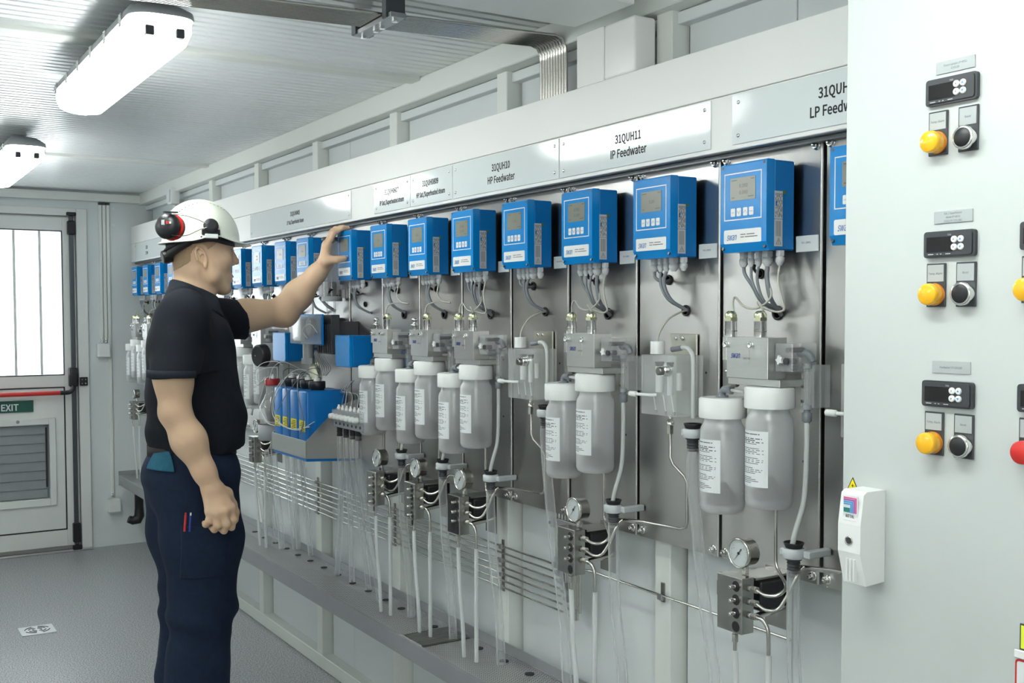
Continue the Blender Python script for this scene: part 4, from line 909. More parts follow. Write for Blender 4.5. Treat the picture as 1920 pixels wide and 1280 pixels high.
MB().box(1.515, 1.55, b_.y, a.y, b_.z, a.z, .004, 2).build('coil', 'black', t); MB().cyl((1.52, b_.y, (a.z+b_.z)/2), (1.52, b_.y-.02, (a.z+b_.z)/2-.01), .012, 12).build('connector', 'black', t)
MB().box(1.55, 1.5765, b_.y+.01, a.y-.01, b_.z+.01, a.z-.01).build('mount', 'galv', t)
MB().sweep([(1.52, a.y, b_.z), (1.54, a.y-.02, b_.z-.03), (1.56, a.y-.05, b_.z-.05)], .006, 8, sub=4).build('cable', 'cable_grey', t)
t = thing('overflow_vessel', (1.53, 3.63, 1.50), 'clear cylinder with steel rim behind the raised hand', 'vessel')
a = ax(620, 438, 1.53)
MB().cyl((1.532, a.y, 1.495), (1.532, a.y, 1.70), .030, 20).build('clear_cylinder', 'acrylic', t)
MB().lathe((1.532, a.y, 1.478), (0, 0, 1), [(0, .038), (.016, .038), (.018, .034)], 20).build('bottom_flange', 'drum_grey', t)
MB().lathe((1.532, a.y, 1.70), (0, 0, 1), [(0, .036), (.010, .036), (.012, .030)], 20).build('top_cap', 'charcoal', t)
MB().box(1.562, 1.576, a.y-.02, a.y+.02, 1.49, 1.52).build('mount', 'galv', t)
t = thing('glass_tube_pair', (1.54, 3.58, 1.30), 'two upright clear tubes with white joints right of the solenoid', 'tube')
for px, r in ((613, .0035), (627, .0045)):
    p0, p1 = ax(px, 558, 1.54), ax(px+2, 652, 1.54); MB().cyl(p0, p1, r, 8).build('clear_tube', 'hose_clear', t)
    for f in (.40, .72): q_ = p0.lerp(p1, f); MB().cyl(q_+Vector((0, 0, .010)), q_-Vector((0, 0, .010)), .010, 10).build('joint', 'white_plastic', t)
# clear hose manifold
t = thing('hose_manifold', (1.46, 3.38, 1.06), 'clear manifold block with a row of white knobs and four hoses', 'manifold')
ym = (3.50, 3.25)
MB().box(1.44, 1.50, ym[1], ym[0], 1.070, 1.100, .002).build('manifold_block', 'acrylic', t)
MB().box(1.445, 1.495, ym[1]+.002, ym[0]-.002, 1.040, 1.0695, .002).build('manifold_base', 'drum_grey', t)
MB().box(1.50, 1.576, 3.35, 3.40, 1.05, 1.09).build('mount', 'galv', t)
for i in range(7):
    y = 3.482-i*.034
    MB().lathe((1.4395, y, 1.078), (-1, 0, 0), [(0, .010), (.006, .0105), (.016, .009), (.018, .006)], 10).build('white_knob', 'white_plastic', t)
    MB().lathe((1.46, y, 1.1005), (0, 0, 1), [(0, .007), (.008, .007), (.009, .005), (.016, .004)], 8).build('top_port', 'white_plastic', t)
    MB().cyl((1.4445, y-.01, 1.054), (1.4435, y-.01, 1.054), .005, 8).build('port_hole', 'black', t)
for i, (px, dy, m) in enumerate(((637, .0, 0), (649, .0, 0), (661, 0, 0), (672, 0, 0))):
    p = ax(px, 806, 1.47)
    MB().lathe((p.x, p.y, 1.0395), (0, 0, -1), [(0, .012), (.004, .012), (.006, .009), (.012, .011), (.0125, .009), (.020, .011), (.0205, .009), (.034, .011), (.036, .008)], 12).build('barbed_nipple', 'charcoal', t)
    e = az((632, 660, 691, 712)[i], (1077, 1090, 1105, 1122)[i], .452)
    MB().sweep([p+Vector((0, 0, -.02)), (p.x, p.y, .95), (p.x*.75+e.x*.25, p.y*.82+e.y*.18, .80), (p.x*.35+e.x*.65, p.y*.40+e.y*.60, .62), (e.x, e.y, .452)], .0105, 10, sub=5).build('drain_hose', 'hose_clear', t)
for i, (x0, y0_, x1, y1_) in enumerate(((538, 848, 553, 1028), (552, 852, 560, 1028), (566, 850, 583, 1040), (500, 845, 520, 1016), (478, 835, 500, 1005))):
    a = ax(x0, y0_, 1.48); e = az(x1, y1_, .452)
    o = MB().sweep([a, a.lerp(e, .22)+Vector((0, .01, 0)), a.lerp(e, .6)+Vector((0, .01, 0)), e], .0105, 10, sub=5).build('drain_hose', 'hose_clear', None)
    tag(o, ('first', 'second', 'third', 'fourth', 'fifth')[i]+' clear drain hose under the canister tray, counted from the middle leftwards' if i < 3 else ('fourth', 'fifth')[i-3]+' clear drain hose, hanging below the flask holder', 'hose', 'clear drain hoses under the canisters')

# ------------------------------------------------------------------ control cabinet at the right
XC = 1.2
t = cb = thing('control_cabinet', (1.4, .3, 0), 'tall light grey control cabinet filling the right of the picture', 'cabinet')
MB().box(XC+.022, 1.575, -1.2, 1.036, .10, 2.10, .003).build('cabinet_body', 'cabinet', t)
MB().box(XC+.03, 1.57, -1.19, 1.02, 0, .099).build('plinth', 'charcoal', t)
dr_ = MB().box(XC, XC+.021, .20, 1.040, .105, 2.095, .002, 2).build('cabinet_door', 'cabinet', t)
MB().box(XC, XC+.021, -1.19, .197, .105, 2.095, .002, 2).build('cabinet_door', 'cabinet', t)
# handle
hx = 1.150; ya, yb = .9655, 1.0035; zt, zb = 1.186, 1.058
MB().prism([(XC-.0005, ya, zb+.002), (hx+.012, ya, zb), (hx, ya, zb+.045), (hx, ya, zt-.045), (hx+.006, ya, zt-.004), (hx+.012, ya, zt), (XC-.0005, ya, zt)], (0, yb-ya, 0)).build('lever_handle', 'white_plastic', dr_, 'white lever handle')
lg = MB().box(hx+.0015, hx+.0025, ya+.006, yb-.007, 1.1405, 1.1795).build('logo_plate', 'paper', dr_)
yl0, yl1 = ya+.008, yb-.0085
def stripe(i, m):
    o = i*.0028; MB().box(hx+.0007, hx+.0014, yl0+o, yl1, 1.1775-o-.0018, 1.1775-o).box(hx+.0007, hx+.0014, yl0+o, yl0+o+.0018, 1.1565, 1.1775-o-.0018).build('logo_stripe', m, dr_)
for i, m in enumerate(('pink', 'violet', 'sky', 'sky')): stripe(i, m)
MB().box(hx+.0007, hx+.0014, yl0+.0112, yl1, 1.157, 1.163).build('logo_stripe', 'teal_green', dr_)
text('logo_text', 'RITTAL', .0075, (hx+.0010, (yl0+yl1)/2, 1.1525), 'print_grey', dr_, sx=.78, thick=.0002)
MB().box(hx+.0007, hx+.0014, yl0+.008, yl1, 1.1425, 1.146).build('logo_bar', 'teal_green', dr_); MB().box(hx+.0007, hx+.0014, yl0, yl0+.0075, 1.1425, 1.146).build('logo_bar', 'pink', dr_)
MB().lathe((hx-.0002, (ya+yb)/2, 1.119), (-1, 0, 0), [(0, .0062), (.0012, .0062), (.0014, .005), (.0008, .0045)], 16).build('lock_ring', 'steel_tube', dr_)
MB().cyl((hx-.0002, (ya+yb)/2, 1.119), (hx-.0016, (ya+yb)/2, 1.119), .0042, 12).build('lock_core', 'charcoal', dr_)
for i in range(3): MB().box(hx+.003-.0028, hx+.006, ya+.010+i*.006, ya+.0125+i*.006, zb+.006, zb+.036).build('grip_rib', 'white_plastic', dr_)
t = thing('warning_sticker', (XC, 1.021, 1.177), 'yellow high voltage triangle above the cabinet handle', 'sticker')
MB().prism([(XC-.0004, 1.0325, 1.1765), (XC-.0004, 1.0105, 1.1765), (XC-.0004, 1.0215, 1.1965)], (.0003, 0, 0)).build('black_border', 'print_black', t)
MB().prism([(XC-.0006, 1.0305, 1.1778), (XC-.0006, 1.0125, 1.1778), (XC-.0006, 1.0215, 1.1938)], (.0002, 0, 0)).build('yellow_field', 'signal_yellow', t)
MB().add([(XC-.0008, 1.0225, 1.1885), (XC-.0008, 1.0195, 1.1845), (XC-.0008, 1.0212, 1.1845), (XC-.0008, 1.0200, 1.1795), (XC-.0008, 1.0232, 1.1852), (XC-.0008, 1.0214, 1.1852)], [(0, 1, 2, 3, 4, 5)]).build('lightning_bolt', 'print_black', t)
W3 = ('top', 'middle', 'bottom')
def controller(y1, zt, lb, i):
    y0 = y1-.074; t = thing('temperature_controller', (XC, y0+.037, zt-.033), lb, 'controller', 'dark digital temperature controllers on the cabinet')
    MB().rrect(XC-.006, y0, y1, zt-.0335, zt, .004, .0058, 3).build('housing', 'charcoal', t)
    MB().rrect(XC-.0078, y0+.003, y1-.003, zt-.031, zt-.0025, .003, .0017, 3).build('bezel', 'charcoal', t)
    MB().box(XC-.0084, XC-.0079, y1-.044, y1-.006, zt-.0265, zt-.0075).build('display', 'screen_black', t)
    for a in (0, 1):
        for b in (0, 1):
            k = MB().lathe((XC-.0079, y0+.018+a*.0095, zt-.0115-b*.0098), (-1, 0, 0), [(0, .0044), (.0016, .0042), (.002, .003)], 14).build('round_button', 'white_plastic', t)
            if a == 0: s = MB(); d = 1 if b == 0 else -1; c = (y0+.018, zt-.0115-b*.0098); s.prism([(XC-.0102, c[0]+.0018, c[1]-d*.0012), (XC-.0102, c[0]-.0018, c[1]-d*.0012), (XC-.0102, c[0], c[1]+d*.0016)], (.0002, 0, 0)).build('button_mark', 'sky', k)
            else: MB().box(XC-.0102, XC-.0099, y0+.0270, y0+.0280, zt-.0125-b*.0098, zt-.0105-b*.0098).build('button_mark', 'print_grey', k)
    s = MB()
    for a, b in ((.008, .016), (.021, .023), (.026, .028), (.034, .041)): s.box(XC-.0081, XC-.0079, y1-b, y1-a, zt-.0298, zt-.0288)
    s.build('face_text', 'gland', t)
    text('model_text', 'TD8', .0038, (XC-.0080, y1-.039, zt-.0052), 'gland', t, thick=.00004)
    return t
def lamp_unit(yc, zt, color, lb, cap_):
    t = thing('indicator_lamp' if color != 'push' else 'push_button', (XC, yc, zt-.05), lb, 'indicator lamp' if color != 'push' else 'push button')
    MB().box(XC-.003, XC-.0002, yc-.0140, yc+.0140, zt-.056, zt, .0006).build('holder_plate', 'charcoal', t)
    lp = MB().box(XC-.0036, XC-.0031, yc-.0120, yc+.0120, zt-.0235, zt-.0020).build('legend_plate', 'tile_grey', t)
    text('legend', cap_, .0048, (XC-.0037, yc, zt-.013), 'print_grey', lp, thick=.00004, sx=.9)
    z = zt-.040; c = (XC-.0031, yc, z)
    if color == 'push':
        MB().lathe(c, (-1, 0, 0), [(0, .0135), (.004, .0145), (.010, .0148), (.0115, .0138), (.0115, .0122)], 28).build('chrome_ring', 'chrome', t)
        MB().lathe((XC-.006, yc, z), (-1, 0, 0), [(0, .0120), (.0085, .0120), (.0095, .0112), (.0088, 0)], 28).build('button_cap', 'black', t)
    else:
        MB().lathe(c, (-1, 0, 0), [(0, .0140), (.003, .0145), (.005, .0138)], 28).build('lamp_base', color+'_dark' if color == 'amber' else 'red_cap', t)
        MB().lathe((XC-.0082, yc, z), (-1, 0, 0), [(0, .0136), (.0065, .0140), (.0075, .0142), (.0125, .0136), (.0140, .0120), (.0143, 0)], 28).build('lens', color, t)
for i, (zt, ze) in enumerate(((1.7245, 1.746), (1.5305, 1.556), (1.339, 1.3645))):
    w = W3[i]
    controller(.9055, zt, '%s temperature controller in the left column on the cabinet' % w, i)
    t = thing('engraved_label', (XC, .866, ze-.01), 'small grey engraved label above the %s controller' % w, 'label', 'grey engraved labels on the cabinet')
    MB().box(XC-.0016, XC-.0002, .838, .894, ze-.0155, ze, .0003).build('label_plate', 'tile_grey', t)
    tx = (('Steam sample LP HRSG', 'COOLER'), ('Sat. / Superheater', 'steam IP HRSG', 'COOLER COOLING'), ('Feedwater LP COOLER',))[i]
    for j, s in enumerate(tx): text('lettering', s, .0046, (XC-.0017, .866, ze-.0078+(len(tx)-1)*.0024-j*.0048), 'print_grey', t, thick=.00004, sx=.85)
    lamp_unit(.889, zt-.0405, 'amber', 'yellow signal lamp under the %s controller' % w, 'Temp. Alarm')
    lamp_unit(.8455, zt-.0405, 'push', 'black push button in a chrome ring under the %s controller' % w, 'Reset')
controller(.7715, 1.534, 'middle controller of the next column, cut by the right edge', 3)
controller(.7715, 1.341, 'lower controller of the next column, cut by the right edge', 4)
lamp_unit(.7565, 1.4935, 'amber', 'yellow signal lamp at the right edge of the picture', 'Temp. Alarm')
lamp_unit(.7565, 1.3005, 'red', 'red signal lamp at the right edge of the picture', 'Alarm')
t = thing('hanging_tag', (XC, .755, 1.02), 'yellow and red framed tag hanging at the right edge', 'tag')
MB().box(XC-.002, XC-.0004, .700, .7655, 1.020, 1.052, .0003).build('dark_edge', 'charcoal', t); MB().box(XC-.0026, XC-.0021, .702, .7635, 1.022, 1.050).build('yellow_card', 'acid_yellow', t)
MB().box(XC-.006, XC-.0027, .70, .7705, 1.010, 1.020, .001).build('clip', 'white_plastic', t)
MB().rrect(XC-.003, .70, .7700, .962, 1.008, .004, .0022, 3).build('red_frame', 'red', t); MB().rrect(XC-.0034, .703, .7675, .965, 1.006, .003, .0003, 3).build('card', 'paper', t)
# ------------------------------------------------------------------ the worker: smooth-blended distance fields meshed with surface nets
def seg(a, b, ra, rb, k=.02, s=1): return ('c', Vector(a), Vector(b), ra, rb, k, s)
def el(c, r, k=.02, s=1, rz=0, ry=0): return ('e', Vector(c), tuple(r), rz, ry, k, s)
def field(prims, lo, hi, h):
    lo = np.array(lo, np.float32); n = np.ceil((np.array(hi)-lo)/h).astype(int)+1
    D = np.full(n, .08, np.float32)
    for p in prims:
        if p[0] == 'c': r = max(p[3], p[4]); c0 = np.minimum(p[1], p[2])-r; c1 = np.maximum(p[1], p[2])+r
        else: R = max(p[2]); c0 = np.array(p[1])-R; c1 = np.array(p[1])+R
        k = p[-2]; m = k+3*h+.004
        i0 = np.maximum(((c0-m-lo)/h).astype(int), 0); i1 = np.minimum(((c1+m-lo)/h).astype(int)+2, n)
        if (i1 <= i0).any(): continue
        X = (lo[0]+h*np.arange(i0[0], i1[0], dtype=np.float32))[:, None, None]; Y = (lo[1]+h*np.arange(i0[1], i1[1], dtype=np.float32))[None, :, None]; Z = (lo[2]+h*np.arange(i0[2], i1[2], dtype=np.float32))[None, None, :]
        if p[0] == 'c':
            a = np.array(p[1]); d = np.array(p[2])-a; L = d@d+1e-12
            t = np.clip(((X-a[0])*d[0]+(Y-a[1])*d[1]+(Z-a[2])*d[2])/L, 0, 1)
            q = np.sqrt((X-a[0]-t*d[0])**2+(Y-a[1]-t*d[1])**2+(Z-a[2]-t*d[2])**2)-(p[3]+(p[4]-p[3])*t)
        else:
            x, y, z = X-p[1][0], Y-p[1][1], Z-p[1][2]
            c, s = math.cos(p[3]), math.sin(p[3]); x, y = x*c+y*s, -x*s+y*c
            c, s = math.cos(p[4]), math.sin(p[4]); x, z = x*c+z*s, -x*s+z*c
            rx, ry, rz = p[2]; k0 = np.sqrt((x/rx)**2+(y/ry)**2+(z/rz)**2); k1 = np.sqrt((x/rx**2)**2+(y/ry**2)**2+(z/rz**2)**2)+1e-9
            q = k0*(k0-1)/k1
        sl = tuple(slice(a, b) for a, b in zip(i0, i1)); A = D[sl]
        if p[-1] > 0:
            hh = np.maximum(k-np.abs(A-q), 0)/k; D[sl] = np.minimum(A, q)-hh*hh*k*.25
        else:
            hh = np.maximum(k-np.abs(A+q), 0)/k; D[sl] = np.maximum(A, -q)+hh*hh*k*.25
    return D.astype(np.float32), lo, h
def nets(D, lo, h):
    n = D.shape; S = D < 0; N = n[1]*n[2]
    acc = np.zeros((D.size, 3), np.float32) ; cnt = np.zeros(D.size, np.float32); quads = []
    idx = lambda i, j, k: (i*n[1]+j)*n[2]+k
    for axn in range(3):
        a = [slice(0, n[q]-1) if q == axn else slice(1, n[q]-1) for q in range(3)]; b = list(a); b[axn] = slice(1, n[axn])
        c = S[tuple(a)] != S[tuple(b)]; I = np.argwhere(c); off = np.array([0 if q == axn else 1 for q in range(3)]); I = I+off
        J = I.copy(); J[:, axn] += 1
        da = D[I[:, 0], I[:, 1], I[:, 2]]; db = D[J[:, 0], J[:, 1], J[:, 2]]; t = da/(da-db)
        P_ = I.astype(np.float32); P_[:, axn] += t
        u, v = [(1, 2), (2, 0), (0, 1)][axn]; cells = []
        for du, dv in ((0, 0), (1, 0), (1, 1), (0, 1)):
            K = I.copy(); K[:, u] -= du; K[:, v] -= dv; f = idx(K[:, 0], K[:, 1], K[:, 2]); cells.append(f)
            for q in range(3): acc[:, q] += np.bincount(f, P_[:, q], D.size).astype(np.float32)
            cnt += np.bincount(f, minlength=D.size)
        Q = np.stack(cells, 1); inside = da < 0
        Q[inside] = Q[inside][:, ::-1]; quads.append(Q[:, ::-1])
    Q = np.concatenate(quads); used = cnt > 0; remap = np.cumsum(used)-1
    V = acc[used]/cnt[used][:, None]*h+lo; return V, remap[Q]
def sdf_obj(name, prims, lo, hi, h, m, parent, post=None, label=None):
    D, l0, h = field(prims, lo, hi, h)
    if post: D = post(D, l0, h)
    V, Q = nets(D, l0, h); org = np.array(ORG.get(parent.name, Vector()))
    me = bpy.data.meshes.new(name); me.vertices.add(len(V)); me.vertices.foreach_set('co', (V-org).astype(np.float32).ravel())
    me.loops.add(Q.size); me.loops.foreach_set('vertex_index', Q.ravel().astype(np.int32)); me.polygons.add(len(Q))
    me.polygons.foreach_set('loop_start', np.arange(0, Q.size, 4, dtype=np.int32)); me.polygons.foreach_set('loop_total', np.full(len(Q), 4, np.int32))
    me.update(calc_edges=True); me.validate(); me.polygons.foreach_set('use_smooth', [True]*len(me.polygons))
    o = link(name, me, m, parent, label, None, Vector(org)); return o
def grid(D, l0, h): return np.meshgrid(*[l0[i]+h*np.arange(D.shape[i], dtype=np.float32) for i in range(3)], indexing='ij', sparse=True)

mn = thing('person', (.93, 3.40, 0), 'man in white hard hat, navy polo shirt and dark trousers reaching to a blue transmitter', 'person')
YM = 3.40
# key joints
shR, shL = (.862, 3.215, 1.432), (1.010, 3.575, 1.408)
elR, wrR = (.815, 3.165, 1.150), (.910, 3.125, .922)
elL = ax(531, 579, 1.30*1.0); elL = ay(532, 584, 3.60); wrL = ay(610, 494, 3.525)
hd = lambda x, y, z: (x, YM+y, z)
body = []
# head
body += [el(hd(.962, 0, 1.672), (.096, .077, .100), .02), el(hd(1.000, 0, 1.600), (.062, .060, .085), .03), el(hd(.950, 0, 1.600), (.060, .066, .070), .03),
 seg(hd(.985, -.050, 1.548), hd(1.030, -.018, 1.513), .020, .018, .025), seg(hd(.985, .050, 1.548), hd(1.030, .018, 1.513), .020, .018, .025), el(hd(1.038, 0, 1.513), (.019, .022, .017), .02),
 seg(hd(.975, -.052, 1.575), hd(.985, -.050, 1.548), .020, .020, .02), seg(hd(.975, .052, 1.575), hd(.985, .050, 1.548), .020, .020, .02),
 el(hd(1.036, 0, 1.548), (.024, .030, .022), .015), seg(hd(1.045, -.030, 1.652), hd(1.045, .030, 1.652), .013, .013, .015), el(hd(1.042, 0, 1.665), (.020, .045, .03), .02),
 el(hd(1.022, -.043, 1.600), (.024, .018, .020), .02), el(hd(1.022, .043, 1.600), (.024, .018, .020), .02),
 el(hd(1.060, -.031, 1.634), (.017, .015, .012), .012, -1), el(hd(1.060, .031, 1.634), (.017, .015, .012), .012, -1),
 seg(hd(1.054, 0, 1.645), hd(1.075, 0, 1.602), .0078, .0100, .010), el(hd(1.0765, 0, 1.597), (.0095, .0095, .0085), .008),
 el(hd(1.064, -.011, 1.591), (.0085, .0060, .0068), .006), el(hd(1.064, .011, 1.591), (.0085, .0060, .0068), .006),
 el(hd(1.055, 0, 1.5505), (.011, .021, .0075), .008), el(hd(1.053, 0, 1.5365), (.011, .018, .0075), .008), el(hd(1.064, 0, 1.5437), (.010, .024, .0018), .004, -1),
 el(hd(1.052, 0, 1.524), (.012, .016, .006), .008, -1), el(hd(1.040, 0, 1.512), (.016, .018, .014), .01)]
for s in (-1, 1):   # ears with helix, bowl and lobe; eyelids
    body += [el(hd(.945, s*.0655, 1.607), (.014, .008, .022), .010)]
    body += [el(hd(1.0475, s*.031, 1.6400), (.0125, .0150, .0062), .005), el(hd(1.0450, s*.031, 1.6235), (.0125, .0140, .0055), .005)]
# neck, trunk, upper girdle, hips and legs (under the clothes)
body += [seg(hd(.940, 0, 1.585), hd(.925, 0, 1.440), .054, .058, .03), seg(hd(.975, -.02, 1.50), hd(.955, -.012, 1.44), .022, .020, .03), seg(hd(.930, -.045, 1.56), hd(.965, -.030, 1.45), .020, .016, .02)]
body += [seg(hd(.925, 0, 1.46), shR, .050, .045, .05), seg(hd(.925, 0, 1.46), shL, .050, .045, .05), el(hd(.925, 0, 1.28), (.110, .150, .160), .05, 1, -.2), el(hd(.93, 0, 1.08), (.108, .140, .16), .05), el(hd(.925, 0, .93), (.105, .145, .11), .05)]
body += [seg(hd(.93, -.085, .88), hd(.935, -.095, .50), .075, .05, .03), seg(hd(.935, -.095, .50), hd(.915, -.10, .10), .048, .035, .02), seg(hd(.93, .085, .88), hd(.955, .10, .50), .075, .05, .03), seg(hd(.955, .10, .50), hd(.94, .10, .10), .048, .035, .02)]
# near arm hanging, far arm reaching
aR = Vector(elR); W_R = Vector(wrR); fR = (W_R-aR)
body += [seg(shR, (.812, 3.175, 1.26), .054, .051, .03), seg((.812, 3.175, 1.26), elR, .050, .039, .03), el((.820, 3.170, 1.225), (.047, .043, .065), .03),
 el(aR+Vector((-.012, -.004, .0)), (.028, .032, .030), .02), seg(aR+fR*.05, aR+fR*.38, .042, .0475, .03), seg(aR+fR*.38, aR+fR*.80, .0465, .032, .03), seg(aR+fR*.78, W_R, .0315, .0275, .02)]
eL = Vector(elL); WL = Vector(wrL); fL = WL-eL; sL = Vector(shL)
body += [seg(shL, sL.lerp(eL, .5), .052, .050, .03), seg(sL.lerp(eL, .5), eL, .050, .045, .03), el(sL.lerp(eL, .60)+Vector((0, 0, .002)), (.07, .046, .046), .03), el(eL+Vector((0, -.01, -.012)), (.035, .034, .034), .03),
 seg(eL, eL+fL*.35, .046, .0475, .03), seg(eL+fL*.35, eL+fL*.8, .0465, .031, .03), seg(eL+fL*.78, WL, .031, .0255, .02)]
# near (right) hand: back of the hand to the camera, fingers curled under
def hand(prims, wrist, mcps, pips, dips, tips, rad, th, k=.007):
    w = Vector(wrist); pm = [Vector(m) for m in mcps]
    for i, m_ in enumerate(pm):
        prims.append(seg(w.lerp(m_, .12)+(m_-pm[1])*.25, m_, .0185, .0145, .014))
        prims.append(seg(m_, pips[i], rad[i]*1.12, rad[i], k)); prims.append(seg(pips[i], dips[i], rad[i], rad[i]*.93, k)); prims.append(seg(dips[i], tips[i], rad[i]*.93, rad[i]*.82, k))
        prims.append(el(pips[i], (rad[i]*1.08,)*3, .005)); prims.append(el(m_, (rad[i]*1.25,)*3, .006))
    prims.append(seg(w, th[0], .021, .0185, .018)); prims.append(seg(th[0], th[1], .0175, .0135, .010)); prims.append(seg(th[1], th[2], .0130, .0122, .006)); prims.append(seg(th[2], th[3], .0122, .0105, .006))
v = lambda px, py, y: tuple(ay(px, py, y))
wR = wrR
mc = [v(432, 951, 3.108), v(420, 958, 3.100), v(406, 962, 3.104), v(393, 958, 3.114)]
pi_ = [v(438, 974, 3.108), v(425, 982, 3.098), v(408, 984, 3.102), v(392, 976, 3.112)]
di_ = [v(434, 988, 3.124), v(420, 994, 3.116), v(402, 992, 3.120), v(386, 983, 3.128)]
ti_ = [v(426, 984, 3.140), v(412, 990, 3.134), v(396, 988, 3.137), v(383, 980, 3.144)]
hand(body, wR, mc, pi_, di_, ti_, (.0108, .0110, .0106, .0096), [v(424, 925, 3.140), v(436, 945, 3.150), v(441, 960, 3.152), v(441, 974, 3.150)])
# far (left) hand on the upper corner of the transmitter, thumb on its front
wL = tuple(WL)
mcL = [v(613, 463, 3.505), v(612, 459, 3.525), v(611, 459, 3.546), v(610, 463, 3.566)]
piL = [v(625, 438, 3.500), v(624, 434, 3.522), v(622, 436, 3.545), v(620, 443, 3.566)]
diL = [(1.487, 3.500, 1.7300), (1.487, 3.522, 1.7305), (1.480, 3.545, 1.7290), (1.474, 3.565, 1.708)]
tiL = [(1.508, 3.499, 1.7295), (1.510, 3.521, 1.7295), (1.502, 3.543, 1.7290), (1.480, 3.570, 1.688)]
hand(body, wL, mcL, piL, diL, tiL, (.0096, .0098, .0094, .0086), [v(611, 489, 3.497), v(622, 487, 3.482), v(632, 486.5, 3.473), (1.4800, 3.468, 1.6235)])
sdf_obj('body', body, (.70, 3.04, .05), (1.56, 3.72, 1.80), .0038, 'skin', mn)
for s in (-1, 1):
    Ex = lambda u, w_, o=0: hd(.943+u-.30*(w_)*-1*-1*.9+o*.0, s*(.0770+.16*max(-u, 0)+.0), 1.607+w_)
    ep = []; hx_ = []
    for i in range(15):
        a = math.radians(-70+i*19.5); u = .0155*math.cos(a); w_ = .0275*math.sin(a); hx_.append(Ex(u, w_))
    for a_, b_ in zip(hx_[1:], hx_[2:]): ep.append(seg(a_, b_, .0034, .0034, .003))
    ep += [el(hd(.944, s*.0735, 1.608), (.0135, .0052, .0245), .004, 1, s*.2, .27), el(Ex(.006, -.0275), (.0062, .0042, .0085), .004), seg(Ex(.0130, .004), Ex(.0125, -.012), .0030, .0036, .003),
           seg(Ex(-.008, .014), Ex(-.005, -.014), .0026, .0028, .003), el(Ex(.004, -.004), (.0066, .0060, .0115), .003, -1)]
    c_e = hd(.944, s*.076, 1.606)
    sdf_obj('ear', ep, Vector(c_e)-Vector((.032, .018, .044)), Vector(c_e)+Vector((.032, .018, .044)), .0013, 'skin', mn)
    e = MB().ell(hd(1.0415, s*.0305, 1.6318), (.0112, .0112, .0112), 16, 10).build('eye', 'eye_white', mn)
    MB().ell(hd(1.0512, s*.0305, 1.6318), (.0026, .0054, .0054), 12, 8).build('iris', 'iris', e)
    MB().sweep([hd(1.060, s*.013, 1.6455), hd(1.061, s*.028, 1.6485), hd(1.050, s*.0445, 1.6465)], [.0018, .0032, .0016], 6, sub=3).build('eyebrow', 'brow', mn)
    MB().sweep([hd(1.0535, s*.019, 1.6335), hd(1.0555, s*.029, 1.6365), hd(1.047, s*.0425, 1.6335)], [.0008, .0012, .0008], 5, sub=3).build('upper_lashes', 'brow', mn)
sdf_obj('lips', [el(hd(1.0565, 0, 1.5495), (.0110, .0185, .0056), .004), el(hd(1.0548, 0, 1.5370), (.0112, .0165, .0060), .004), el(hd(1.066, 0, 1.5437), (.012, .026, .0014), .003, -1)], hd(1.035, -.03, 1.52), hd(1.08, .03, 1.57), .0016, 'lip', mn)
MB().ell(tuple(Vector((1.4830, 3.4605, 1.6250))), (.0060, .0022, .0058), 10, 6).build('thumb_nail', 'lip', mn)
# short cropped hair from the helmet rim to the nape
def hairpost(D, l0, h):
    X, Y, Z = grid(D, l0, h); return np.maximum(D-.0007, np.maximum(1.572+(X-.89)*.75-Z, np.maximum(Z-1.70, np.maximum((X-.966-.03*(Z > 1.630)), (.0265-np.sqrt((X-.944)**2+((Z-1.604)*.66)**2))))))
sdf_obj('hair', body[:3]+[seg(hd(.940, 0, 1.585), hd(.925, 0, 1.440), .054, .058, .03)], hd(.85, -.1, 1.52), hd(1.03, .1, 1.72), .003, 'hair', mn, hairpost)
